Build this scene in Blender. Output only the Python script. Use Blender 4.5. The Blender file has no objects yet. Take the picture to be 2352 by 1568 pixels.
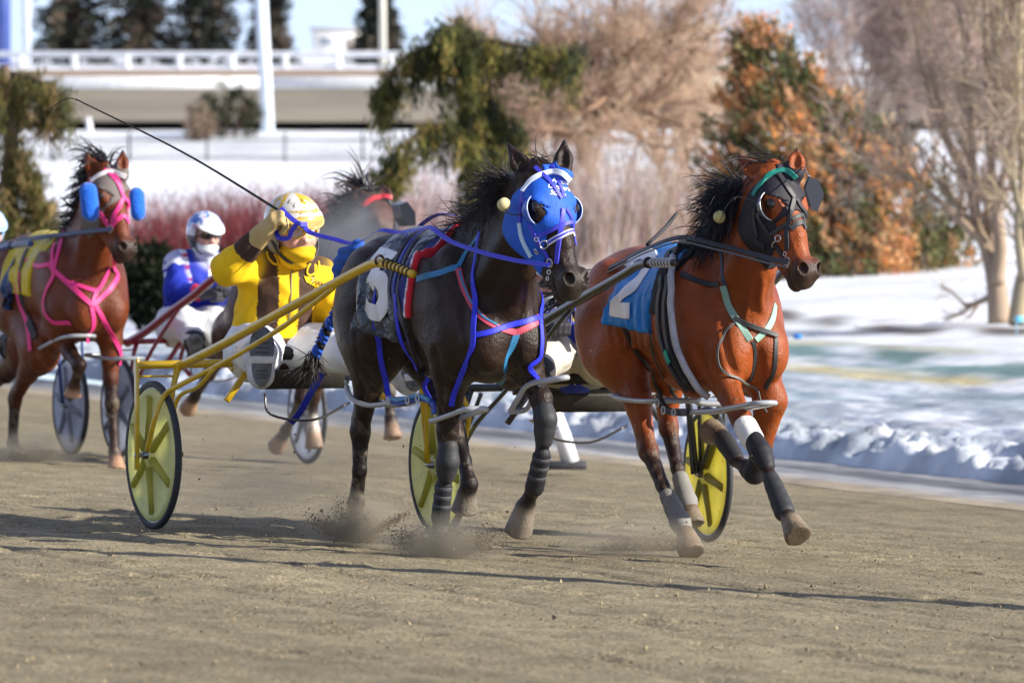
import bpy, math, random
import numpy as np
from mathutils import Vector, Matrix
from mathutils.bvhtree import BVHTree
rng = np.random.default_rng(7)
random.seed(7)
SC = bpy.context.scene
COL = SC.collection
rad = math.radians
# ------------------------------------------------------------------ camera
F_PX, CU, CV, CAM_H = 14000.0, 1176.0, 784.0, 1.64      # pixels of a 2352 x 1568 view
PITCH = math.atan((CV - 430.0) / F_PX)
cam = bpy.data.cameras.new('camera')
cam.sensor_width = 36.0
cam.lens = 36.0 * F_PX / 2352.0
cam.clip_start, cam.clip_end = 1.0, 3000.0
cam.dof.use_dof = True
cam.dof.focus_distance = 27.9
cam.dof.aperture_fstop = 5.4
camo = bpy.data.objects.new('camera', cam); COL.objects.link(camo)
camo.location = (0, 0, CAM_H)
camo.rotation_euler = (math.pi / 2 - PITCH, 0, 0)
SC.camera = camo
# ------------------------------------------------------------------ light
SUN_EL, SUN_AZ = rad(26.0), rad(-17.0)          # azimuth measured from +x, negative = towards the camera
sdir = Vector((math.cos(SUN_EL) * math.cos(SUN_AZ), math.cos(SUN_EL) * math.sin(SUN_AZ), math.sin(SUN_EL)))
w = bpy.data.worlds.new('World'); SC.world = w; w.use_nodes = True
nt = w.node_tree; nt.nodes.clear()
bg = nt.nodes.new('ShaderNodeBackground'); sk = nt.nodes.new('ShaderNodeTexSky'); ow = nt.nodes.new('ShaderNodeOutputWorld')
sk.sky_type = 'NISHITA'; sk.sun_disc = False
sk.sun_elevation = SUN_EL; sk.sun_rotation = math.atan2(sdir.x, sdir.y)
sk.air_density = 1.0; sk.dust_density = 0.0; sk.ozone_density = 5.0
bg.inputs['Strength'].default_value = 0.13
tcw = nt.nodes.new('ShaderNodeTexCoord'); vaw = nt.nodes.new('ShaderNodeVectorMath'); vaw.operation = 'ADD'; vaw.inputs[1].default_value = (0, 0, .10); vnw = nt.nodes.new('ShaderNodeVectorMath'); vnw.operation = 'NORMALIZE'
nt.links.new(tcw.outputs['Generated'], vaw.inputs[0]); nt.links.new(vaw.outputs[0], vnw.inputs[0]); nt.links.new(vnw.outputs[0], sk.inputs['Vector'])
hsw = nt.nodes.new('ShaderNodeHueSaturation'); hsw.inputs['Saturation'].default_value = .62; hsw.inputs['Hue'].default_value = .515
nt.links.new(sk.outputs[0], hsw.inputs['Color']); nt.links.new(hsw.outputs[0], bg.inputs['Color']); nt.links.new(bg.outputs[0], ow.inputs['Surface'])
sl = bpy.data.lights.new('sun', 'SUN'); sl.energy = 5.0; sl.angle = rad(0.55); sl.color = (1.0, 0.94, 0.83)
so = bpy.data.objects.new('sun', sl); COL.objects.link(so)
so.rotation_euler = (-sdir).to_track_quat('-Z', 'Y').to_euler()
so.location = (30, -15, 30)
SC.view_settings.view_transform = 'Standard'; SC.view_settings.look = 'None'
SC.view_settings.exposure = 0.86; SC.view_settings.gamma = 1.0
# ------------------------------------------------------------------ projection helpers
CO = np.array([0, 0, CAM_H]); _f = np.array([0, math.cos(PITCH), -math.sin(PITCH)]); _u = np.array([0, math.sin(PITCH), math.cos(PITCH)])
def ray(u, v):
    d = _f + np.array([1.0, 0, 0]) * ((u - CU) / F_PX) + _u * (-(v - CV) / F_PX)
    return d
def at(u, v, Y):
    d = ray(u, v); return CO + d * (Y / d[1])
def zg(x, y):                                            # banked track plane
    return -0.05 * (0.914 * (x + 1.7) + 0.407 * (y - 28.9))
RP = (np.array([0, .05, .5, 1.2, 3, 9, 12.6, 33, 60, 400]), np.array([0, .1, .22, .26, .38, .82, 1.1, 2.2, 2.6, 3.0]))
FP = (np.array([0, 150, 200, 230, 250, 290, 300, 340, 420, 2000]), np.array([.6, 1.2, 1.9, 2.6, 3.96, 6.0, 7.2, 8.6, 10.5, 16]))
def qd(x, y): return (x - 3.84) * .955 + (y - 45.7) * .297
def terrain(x, y):
    x = np.asarray(x, float); y = np.asarray(y, float)
    q = qd(x, y); qq = np.maximum(q, 0)
    fx, fy = x - qq * .955, y - qq * .297
    base = np.maximum(zg(fx, fy), -.72)
    near = base + np.interp(qq, *RP)
    far = np.interp(y, FP[0], FP[1]); t = np.clip((y - 165) / 45, 0, 1)
    return near * (1 - t) + far * t
class Frame:                                             # a thing's base: origin + heading (deg from 'towards camera', to the right)
    def __init__(s, O, phi):
        p = rad(phi); s.O = np.array(O, float); s.phi = phi
        s.R = np.array([[math.sin(p), math.cos(p), 0], [-math.cos(p), math.sin(p), 0], [0, 0, 1.0]])   # columns: forward, left, up
        s.rotz = p - math.pi / 2
    def L(s, P): return (np.asarray(P) - s.O) @ s.R
    def W(s, P): return np.asarray(P) @ s.R.T + s.O
    def ray(s, u, v): return s.L(CO), ray(u, v) @ s.R
    def pb(s, u, v, b): o, d = s.ray(u, v); return o + d * ((b - o[1]) / d[1])
    def pa(s, u, v, a): o, d = s.ray(u, v); return o + d * ((a - o[0]) / d[0])
    def py(s, u, v, Y): return s.L(at(u, v, Y))
# ------------------------------------------------------------------ objects
def tag(o, label=None, cat=None, group=None, kind=None):
    if label: o['label'] = label
    if cat: o['category'] = cat
    if group: o['group'] = group
    if kind: o['kind'] = kind
    return o
def root(name, label, cat, fr, group=None):
    o = bpy.data.objects.new(name, None); COL.objects.link(o); o.empty_display_size = .2
    if isinstance(fr, Frame): o.location = fr.O; o.rotation_euler = (0, 0, fr.rotz)
    else: o.location = fr
    return tag(o, label, cat, group)
def mk(name, V, Q=None, T=None, mat=None, parent=None, col=None, smooth=True, loc=None):
    V = np.asarray(V, np.float32)
    me = bpy.data.meshes.new(name)
    Q = np.zeros((0, 4), np.int32) if Q is None else np.asarray(Q, np.int32).reshape(-1, 4)
    T = np.zeros((0, 3), np.int32) if T is None else np.asarray(T, np.int32).reshape(-1, 3)
    me.vertices.add(len(V)); me.vertices.foreach_set('co', V.ravel())
    nl = Q.size + T.size
    me.loops.add(nl); me.loops.foreach_set('vertex_index', np.concatenate([Q.ravel(), T.ravel()]).astype(np.int32))
    me.polygons.add(len(Q) + len(T))
    st = np.concatenate([np.arange(len(Q)) * 4, Q.size + np.arange(len(T)) * 3]).astype(np.int32)
    me.polygons.foreach_set('loop_start', st)
    me.polygons.foreach_set('use_smooth', np.full(len(Q) + len(T), smooth))
    me.update(calc_edges=True); me.validate()
    if col is not None:
        c = np.ones((len(V), 4), np.float32); c[:, :3] = col
        a = me.color_attributes.new('Col', 'FLOAT_COLOR', 'POINT'); a.data.foreach_set('color', c.ravel())
    if mat is not None: me.materials.append(mat)
    o = bpy.data.objects.new(name, me); COL.objects.link(o)
    if parent is not None: o.parent = parent
    if loc is not None: o.location = loc
    return o
class MB:
    def __init__(s): s.V = []; s.Q = []; s.T = []; s.C = []; s.n = 0
    def add(s, V, Q=None, T=None, col=None):
        V = np.asarray(V, float)
        if Q is not None and len(Q): s.Q.append(np.asarray(Q, int) + s.n)
        if T is not None and len(T): s.T.append(np.asarray(T, int) + s.n)
        s.V.append(V)
        s.C.append(np.ones((len(V), 3)) * (1.0 if col is None else np.asarray(col)))
        s.n += len(V); return s
    def tube(s, P, r, k=8, col=None, caps=True, flat=None):
        P = np.asarray(P, float); n = len(P); r = np.ones(n) * np.asarray(r, float)
        t = np.gradient(P, axis=0); t /= np.linalg.norm(t, axis=1)[:, None] + 1e-9
        ref = np.array([0, 0, 1.0]) if abs(t[:, 2]).mean() < .8 else np.array([1.0, 0, 0])
        a = np.cross(t, ref); a /= np.linalg.norm(a, axis=1)[:, None] + 1e-9
        b = np.cross(a, t)
        th = np.arange(k) * 2 * math.pi / k
        V = P[:, None] + r[:, None, None] * (np.cos(th)[None, :, None] * a[:, None] + np.sin(th)[None, :, None] * b[:, None])
        i = np.arange(n - 1)[:, None] * k; j = np.arange(k)[None]; j2 = (j + 1) % k
        Q = np.stack([i + j, i + j2, i + k + j2, i + k + j], -1).reshape(-1, 4)
        V = V.reshape(-1, 3); T = []
        if caps:
            V = np.concatenate([V, P[:1], P[-1:]]); c0, c1 = n * k, n * k + 1
            T = [(c0, (q + 1) % k, q) for q in range(k)] + [(c1, (n - 1) * k + q, (n - 1) * k + (q + 1) % k) for q in range(k)]
        return s.add(V, Q, T, col)
    def rib(s, P, N, w, t=.0018, col=None):                # flat strap: path, normals, width, thickness
        P = np.asarray(P, float); N = np.asarray(N, float); n = len(P); w = np.ones(n) * np.asarray(w, float)
        tg = np.gradient(P, axis=0); tg /= np.linalg.norm(tg, axis=1)[:, None] + 1e-9
        sd = np.cross(N, tg); sd /= np.linalg.norm(sd, axis=1)[:, None] + 1e-9
        h = w[:, None] / 2
        R = np.stack([P - sd * h * .96 + N * t * .2, P - sd * h * .8 + N * t, P + sd * h * .8 + N * t, P + sd * h * .96 + N * t * .2, P + sd * h - N * t, P - sd * h - N * t], 1)
        i = np.arange(n - 1)[:, None] * 6; j = np.arange(6)[None]; j2 = (j + 1) % 6
        Q = np.stack([i + j, i + j2, i + 6 + j2, i + 6 + j], -1).reshape(-1, 4)
        e = (n - 1) * 6
        Q = np.concatenate([Q, [[0, 5, 4, 3], [0, 3, 2, 1], [e, e + 3, e + 4, e + 5], [e, e + 1, e + 2, e + 3]]])
        return s.add(R.reshape(-1, 3), Q, None, col)
    def box(s, c, sx, sy, sz, R=None, col=None, bev=0.12):
        h = np.array([sx, sy, sz]) / 2; m = min(h) * bev
        pts = []
        for ax in range(3):
            for sg in (-1, 1):
                o1, o2 = (ax + 1) % 3, (ax + 2) % 3
                for a, b in ((-1, -1), (1, -1), (1, 1), (-1, 1)):
                    p = np.zeros(3); p[ax] = sg * h[ax]; p[o1] = a * (h[o1] - m); p[o2] = b * (h[o2] - m); pts.append(p)
        V = np.array(pts); bm_Q = []
        for f in range(6):
            q = [f * 4, f * 4 + 1, f * 4 + 2, f * 4 + 3]; bm_Q.append(q if f % 2 else q[::-1])
        import bmesh
        bm = bmesh.new(); [bm.verts.new(p) for p in V]
        g = bmesh.ops.convex_hull(bm, input=bm.verts); bm.verts.ensure_lookup_table(); bm.verts.index_update()
        V = np.array([v.co[:] for v in bm.verts]); T = [[v.index for v in f.verts] for f in bm.faces]; bm.free()
        if R is not None: V = V @ np.asarray(R).T
        return s.add(V + np.asarray(c), None, T, col)
    def lathe(s, prof, c, R, k=32, col=None):            # profile (radius, height) about R's third column
        prof = np.asarray(prof, float); n = len(prof); th = np.arange(k) * 2 * math.pi / k
        V = np.stack([prof[:, None, 0] * np.cos(th), prof[:, None, 0] * np.sin(th), prof[:, None, 1] + 0 * th], -1).reshape(-1, 3)
        i = np.arange(n - 1)[:, None] * k; j = np.arange(k)[None]; j2 = (j + 1) % k
        Q = np.stack([i + j, i + j2, i + k + j2, i + k + j], -1).reshape(-1, 4)
        return s.add(V @ np.asarray(R).T + np.asarray(c), Q, None, col)
    def torus(s, c, R, r1, r2, k=20, m=6, col=None):
        th = np.arange(m + 1) * 2 * math.pi / m
        return s.lathe(np.stack([r1 + r2 * np.cos(th), r2 * np.sin(th)], 1), c, R, k, col)
    def ball(s, c, r, col=None, k=14, R=None):
        ph = np.linspace(-math.pi / 2, math.pi / 2, k // 2 + 1); r = np.ones(3) * r
        pr = np.stack([np.maximum(np.cos(ph), 1e-4), np.sin(ph)], 1)
        m = MB(); m.lathe(pr, (0, 0, 0), np.eye(3), k)
        V = m.V[0] * r
        if R is not None: V = V @ np.asarray(R).T
        return s.add(V + np.asarray(c), m.Q[0], None, col)
    def arr(s):
        V = np.concatenate(s.V); C = np.concatenate(s.C)
        Q = np.concatenate(s.Q) if s.Q else None; T = np.concatenate(s.T) if s.T else None
        return V, Q, T, C
    def build(s, name, mat, parent=None, smooth=True, loc=None):
        V, Q, T, C = s.arr(); smooth = smooth and mat is not M['strap']
        if loc is not None and parent is None: V = V - np.asarray(loc)
        return mk(name, V, Q, T, mat, parent, C, smooth, loc)
def unit(v): v = np.asarray(v, float); return v / (np.linalg.norm(v) + 1e-12)
def basis(z, x=(0, 0, 1)):                               # orthonormal columns, third = z
    z = unit(z); x = np.asarray(x, float)
    if abs(z @ unit(x)) > .95: x = np.array([1.0, 0, 0])
    y = unit(np.cross(z, x)); return np.stack([np.cross(y, z), y, z], 1)
def spline(P, n=8):                                      # Catmull-Rom
    P = np.asarray(P, float); A = np.concatenate([2 * P[:1] - P[1:2], P, 2 * P[-1:] - P[-2:-1]])
    out = []
    t = np.linspace(0, 1, n, endpoint=False)[:, None]
    for i in range(1, len(A) - 2):
        p0, p1, p2, p3 = A[i - 1], A[i], A[i + 1], A[i + 2]
        out.append(.5 * (2 * p1 + (p2 - p0) * t + (2 * p0 - 5 * p1 + 4 * p2 - p3) * t ** 2 + (3 * p1 - p0 - 3 * p2 + p3) * t ** 3))
    return np.concatenate(out + [P[-1:]])
# ------------------------------------------------------------------ noise
def vnoise(x, y, seed=0):
    xi, yi = np.floor(x).astype(np.int64), np.floor(y).astype(np.int64); fx, fy = x - xi, y - yi
    fx, fy = fx * fx * (3 - 2 * fx), fy * fy * (3 - 2 * fy)
    def hsh(a, b):
        h = (a * 374761393 + b * 668265263 + seed * 974711) & 0xffffffff
        h = ((h ^ (h >> 13)) * 1274126177) & 0xffffffff
        return ((h ^ (h >> 16)) & 0xffff) / 65535.0
    return (hsh(xi, yi) * (1 - fx) + hsh(xi + 1, yi) * fx) * (1 - fy) + (hsh(xi, yi + 1) * (1 - fx) + hsh(xi + 1, yi + 1) * fx) * fy
def fbm(x, y, o=4, seed=0):
    r = 0; a = .5
    for i in range(o): r = r + a * vnoise(x * 2 ** i, y * 2 ** i, seed + i); a *= .5
    return r
# ------------------------------------------------------------------ implicit bodies
class Sdf:
    def __init__(s): s.p = []
    def _add(s, fn, lo, hi, k, col, op): s.p.append((fn, np.asarray(lo), np.asarray(hi), k, col, op)); return s
    def cap(s, a, b, ra, rb, k=.03, col=None, side=None, flat=1.0, op=0):
        a = np.asarray(a, float); b = np.asarray(b, float); R = max(ra, rb)
        if side is not None: side = unit(side)
        d = b - a
        if side is not None: d = d + side * ((d @ side) * (1 / flat - 1))
        dd = d @ d + 1e-12
        def fn(P):
            q = P - a
            if side is not None: q = q + side * ((q @ side) * (1 / flat - 1))[:, None]
            t = np.clip(q @ d / dd, 0, 1)
            m = np.linalg.norm(q - t[:, None] * d, axis=1) - (ra + (rb - ra) * t)
            return m * (1 if side is None else max(flat, .5))
        return s._add(fn, np.minimum(a, b) - R, np.maximum(a, b) + R, k, col, op)
    def chain(s, P, r, k=.03, col=None, side=None, flat=1.0):
        fl = np.ones(len(P)) * flat
        for i in range(len(P) - 1): s.cap(P[i], P[i + 1], r[i], r[i + 1], k, col[i] if isinstance(col, list) else col, side, (fl[i] + fl[i + 1]) / 2)
        return s
    def ell(s, c, r, R=None, k=.04, col=None, op=0):
        c = np.asarray(c, float); r = np.asarray(r, float); M = max(r)
        def fn(P):
            q = P - c
            if R is not None: q = q @ R
            k0 = np.linalg.norm(q / r, axis=1); k1 = np.linalg.norm(q / (r * r), axis=1) + 1e-9
            return k0 * (k0 - 1) / k1
        return s._add(fn, c - M, c + M, k, col, op)
    def fnp(s, fn, lo, hi, k=.01, col=None, op=0): return s._add(fn, lo, hi, k, col, op)
    def dist(s, P):
        D = np.full(len(P), 9.0)
        for fn, lo, hi, k, col, op in s.p:
            m = np.all((P > lo - k - .15) & (P < hi + k + .15), axis=1)
            if not m.any(): continue
            d = fn(P[m]); D[m] = s._comb(D[m], d, k, op)
        return D
    @staticmethod
    def _comb(D, d, k, op):
        if op == 0:
            h = np.maximum(k - np.abs(D - d), 0) / k; return np.minimum(D, d) - h * h * k * .25
        d = -d; h = np.maximum(k - np.abs(D - d), 0) / k; return np.maximum(D, d) + h * h * k * .25
    def color(s, P, default=(.5, .5, .5)):
        ds = []
        for fn, lo, hi, k, col, op in s.p:
            if op or col is None: continue
            m = np.all((P > lo - .06) & (P < hi + .06), axis=1)
            if m.any(): ds.append((m, fn(P[m]), col))
        mn = np.full(len(P), 9.0)
        for m, d, c in ds: mn[m] = np.minimum(mn[m], d)
        W = np.full(len(P), 1e-6); C = np.ones((len(P), 3)) * np.asarray(default) * 1e-6
        for m, d, c in ds:
            ww = np.exp(-(d - mn[m]) / .01); cc = c(P[m]) if callable(c) else np.asarray(c)[None]
            W[m] += ww; C[m] += ww[:, None] * cc
        return C / W[:, None]
    def mesh(s, h, post=None):
        lo = np.min([p[1] for p in s.p if not p[5]], 0) - .04; hi = np.max([p[2] for p in s.p if not p[5]], 0) + .04
        n = np.ceil((hi - lo) / h).astype(int) + 1
        D = np.full(n, 9.0, np.float32)
        ax = [lo[i] + h * np.arange(n[i]) for i in range(3)]
        for fn, l, u, k, col, op in s.p:
            i0 = np.clip(np.floor((l - k - 2 * h - lo) / h).astype(int), 0, n); i1 = np.clip(np.ceil((u + k + 2 * h - lo) / h).astype(int) + 1, 0, n)
            if np.any(i1 <= i0): continue
            sl_ = tuple(slice(i0[i], i1[i]) for i in range(3))
            G = np.stack(np.meshgrid(*[ax[i][sl_[i]] for i in range(3)], indexing='ij'), -1).reshape(-1, 3)
            D[sl_] = s._comb(D[sl_], fn(G).reshape(D[sl_].shape).astype(np.float32), k, op)
        if post is not None:
            G = np.argwhere(np.abs(D) < .2); P = lo + h * G; D[tuple(G.T)] = post(P, D[tuple(G.T)])
        return nets(D, lo, h)
def nets(D, lo, h):
    S = D < 0; n = np.array(D.shape)
    cs = np.zeros(n - 1, np.uint8)
    O = [(i, j, k) for i in (0, 1) for j in (0, 1) for k in (0, 1)]
    for o in O: cs += S[o[0]:n[0] - 1 + o[0], o[1]:n[1] - 1 + o[1], o[2]:n[2] - 1 + o[2]]
    idx = np.argwhere((cs > 0) & (cs < 8)); N = len(idx)
    acc = np.zeros((N, 3)); cnt = np.zeros(N)
    for i, o in enumerate(O):
        for ax in range(3):
            if o[ax]: continue
            p = list(o); p[ax] = 1
            d1 = D[tuple((idx + o).T)]; d2 = D[tuple((idx + p).T)]
            x = (d1 < 0) != (d2 < 0); t = d1[x] / (d1[x] - d2[x])
            pt = np.tile(np.array(o, float), (x.sum(), 1)); pt[:, ax] += t
            acc[x] += pt; cnt[x] += 1
    V = lo + h * (idx + acc / cnt[:, None])
    ID = np.full(n - 1, -1, np.int32); ID[tuple(idx.T)] = np.arange(N)
    Q = []
    for ax in range(3):
        a1, a2 = (ax + 1) % 3, (ax + 2) % 3
        s0 = [slice(None)] * 3; s1 = [slice(None)] * 3; s0[ax] = slice(0, n[ax] - 1); s1[ax] = slice(1, n[ax])
        A, B = S[tuple(s0)], S[tuple(s1)]
        e = np.argwhere(A != B); e = e[(e[:, a1] > 0) & (e[:, a2] > 0) & (e[:, a1] < n[a1] - 1) & (e[:, a2] < n[a2] - 1)]
        fl = A[tuple(e.T)]
        def c(d1, d2): q = e.copy(); q[:, a1] -= d1; q[:, a2] -= d2; return ID[tuple(q.T)]
        q = np.stack([c(1, 1), c(0, 1), c(0, 0), c(1, 0)], 1); q[~fl] = q[~fl][:, ::-1]; Q.append(q)
    Q = np.concatenate(Q); Q = Q[(Q >= 0).all(1)]
    return V, Q
def relax(V, Q, n=2, lam=.5):
    for _ in range(n):
        A = np.zeros_like(V); c = np.zeros(len(V))
        for i in range(4):
            np.add.at(A, Q[:, i], V[Q[:, (i + 1) % 4]]); np.add.at(A, Q[:, i], V[Q[:, (i + 3) % 4]]); np.add.at(c, Q[:, i], 2)
        V = V + lam * (A / c[:, None] - V)
    return V
def sdfobj(sd, h, name, mat, parent, default=(.5, .5, .5), post=None, rel=1, colfn=None):
    V, Q = sd.mesh(h, post)
    if rel: V = relax(V, Q, rel)
    C = sd.color(V, default)
    if colfn is not None: C = colfn(V, C)
    return mk(name, V, Q, None, mat, parent, C), V, Q
class Surf:                                              # a surface that straps and badges are laid on
    def __init__(s, V, Q, fr): s.b = BVHTree.FromPolygons([tuple(v) for v in V], [tuple(map(int, q)) for q in Q]); s.fr = fr
    def px(s, u, v):
        o, d = s.fr.ray(u, v); h = s.b.ray_cast(Vector(o), Vector(d))
        return (np.array(h[0]), np.array(h[1])) if h[0] is not None else None
    def near(s, P): h = s.b.find_nearest(Vector(P)); return np.array(h[0]), np.array(h[1])
    def path(s, pts, n=6, off=.004):                     # traced points: (u, v) on the visible side or 3-vectors
        R = []; last = None
        P3 = []
        for p in pts:
            if len(p) == 2:
                h = s.px(*p)
                if h is None:
                    o, d = s.fr.ray(*p); ref = last if last is not None else np.array([.3, 0, 1.2])
                    t = (ref - o) @ d / (d @ d); q = o + d * t
                    h = s.near(q)
                    if np.linalg.norm(h[0] - q) > .06: h = (q, h[1])
                P3.append(h[0]); last = h[0]
            else: P3.append(np.asarray(p, float)); last = P3[-1]
        D = spline(P3, n); N = []
        for i, q in enumerate(D):
            h, nn = s.near(q)
            if np.linalg.norm(h - q) < .05: D[i] = h + nn * off
            N.append(nn)
        N = np.array(N)
        for _ in range(2): N[1:-1] = (N[:-2] + 2 * N[1:-1] + N[2:]) / 4
        for _ in range(2): D[1:-1] = (D[:-2] + 2 * D[1:-1] + D[2:]) / 4
        N /= np.linalg.norm(N, axis=1)[:, None] + 1e-9
        return D, N
    def strap(s, mb, pts, w, col=None, t=.0018, off=.0035, n=6):
        D, N = s.path(pts, n, off); mb.rib(D, N, w, t, col); return D, N
    def ring(s, mb, u, v, r=.016, col=(.6, .6, .58), lift=.012, wire=.003):
        h = s.px(u, v)
        if h is None: return
        mb.torus(h[0] + h[1] * lift, basis(h[1]), r, wire, 14, 5, col)
# ------------------------------------------------------------------ materials
def mat(name, col=(.5, .5, .5), rough=.5, spec=.5, metal=0.0, vcol=False, bump=0, bscale=60, var=0, vscale=8, coat=0, sheen=0, trans=0, stretch=None, bump2=0, b2scale=7):
    m = bpy.data.materials.new(name); m.use_nodes = True; t = m.node_tree; N = t.nodes; Lk = t.links.new
    b = N['Principled BSDF']
    b.inputs['Roughness'].default_value = rough; b.inputs['Specular IOR Level'].default_value = spec; b.inputs['Metallic'].default_value = metal
    b.inputs['Coat Weight'].default_value = coat; b.inputs['Sheen Weight'].default_value = sheen; b.inputs['Coat Roughness'].default_value = .15
    src = None
    if vcol:
        a = N.new('ShaderNodeVertexColor'); a.layer_name = 'Col'; src = a.outputs['Color']
    tc = N.new('ShaderNodeTexCoord'); co = tc.outputs['Object']
    if stretch:
        mp = N.new('ShaderNodeMapping'); mp.inputs['Scale'].default_value = stretch; Lk(co, mp.inputs[0]); co = mp.outputs[0]
    if var:
        n = N.new('ShaderNodeTexNoise'); n.inputs['Scale'].default_value = vscale; n.inputs['Detail'].default_value = 6; Lk(co, n.inputs['Vector'])
        r = N.new('ShaderNodeMapRange'); r.inputs['From Min'].default_value = .3; r.inputs['From Max'].default_value = .7
        r.inputs['To Min'].default_value = 1 - var; r.inputs['To Max'].default_value = 1 + var; Lk(n.outputs['Fac'], r.inputs['Value'])
        x = N.new('ShaderNodeMix'); x.data_type = 'RGBA'; x.blend_type = 'MULTIPLY'; x.inputs['Factor'].default_value = 1
        if src is not None: Lk(src, x.inputs['A'])
        else: x.inputs['A'].default_value = (*col, 1)
        Lk(r.outputs[0], x.inputs['B']); src = x.outputs['Result']
    if src is not None: Lk(src, b.inputs['Base Color'])
    else: b.inputs['Base Color'].default_value = (*col, 1)
    if bump:
        n = N.new('ShaderNodeTexNoise'); n.inputs['Scale'].default_value = bscale; n.inputs['Detail'].default_value = 4; Lk(co, n.inputs['Vector'])
        bp = N.new('ShaderNodeBump'); bp.inputs['Strength'].default_value = bump; bp.inputs['Distance'].default_value = .01
        Lk(n.outputs['Fac'], bp.inputs['Height']); Lk(bp.outputs[0], b.inputs['Normal'])
        if bump2:
            n2 = N.new('ShaderNodeTexNoise'); n2.inputs['Scale'].default_value = b2scale; n2.inputs['Detail'].default_value = 3; Lk(co, n2.inputs['Vector'])
            b2 = N.new('ShaderNodeBump'); b2.inputs['Strength'].default_value = bump2; b2.inputs['Distance'].default_value = .05
            Lk(n2.outputs['Fac'], b2.inputs['Height']); Lk(b2.outputs[0], bp.inputs['Normal'])
    if trans: b.inputs['Transmission Weight'].default_value = trans
    return m
M = {}
M['coat'] = mat('horse_coat', rough=.40, spec=.22, vcol=True, bump=.42, bscale=120, var=.22, vscale=6, bump2=.5, b2scale=5.5)
M['strap'] = mat('webbing', rough=.5, spec=.4, vcol=True, bump=.1, bscale=300)
M['cloth'] = mat('cloth', rough=.75, spec=.25, vcol=True, bump=.5, bscale=14, var=.12, vscale=12)
M['vinyl'] = mat('vinyl_cloth', rough=.38, spec=.32, vcol=True, bump=.5, bscale=30, var=.06, stretch=(1.6, 1, .35), bump2=.8, b2scale=7)
M['gloss'] = mat('glossy_vinyl', rough=.24, spec=.6, vcol=True, bump=.3, bscale=30, bump2=.7, b2scale=9)
M['lycra'] = mat('stretch_fabric', rough=.62, spec=.3, vcol=True, bump=.25, bscale=90, var=.06, vscale=30)
M['paint'] = mat('painted_metal', rough=.32, spec=.5, vcol=True, bump=.06, bscale=60, var=.14, vscale=14, coat=.3)
M['chrome'] = mat('bright_metal', rough=.22, metal=1.0, vcol=True)
M['rubber'] = mat('rubber', rough=.6, spec=.35, vcol=True, bump=.2, bscale=120, var=.2, vscale=20)
M['plastic'] = mat('glossy_plastic', rough=.25, spec=.5, vcol=True, coat=.4)
M['hair'] = mat('horse_hair', rough=.42, spec=.45, vcol=True)
M['skin'] = mat('skin', rough=.5, spec=.4, vcol=True, bump=.1, bscale=80)
M['leaf'] = mat('needles', rough=.7, spec=.2, vcol=True)
def add_translucent(m, f):
    t = m.node_tree; tr = t.nodes.new('ShaderNodeBsdfTranslucent'); mx = t.nodes.new('ShaderNodeMixShader'); mx.inputs[0].default_value = f; o = [n for n in t.nodes if n.type == 'OUTPUT_MATERIAL'][0]; b = t.nodes['Principled BSDF']
    t.links.new(b.inputs['Base Color'].links[0].from_socket, tr.inputs['Color']); t.links.new(b.outputs[0], mx.inputs[1]); t.links.new(tr.outputs[0], mx.inputs[2]); t.links.new(mx.outputs[0], o.inputs['Surface'])
add_translucent(M['leaf'], .35)
M['bark'] = mat('bark', rough=.85, spec=.15, vcol=True, bump=.4, bscale=20)
M['eye'] = mat('eye_gloss', col=(.012, .007, .005), rough=.06, spec=.7)
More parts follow.
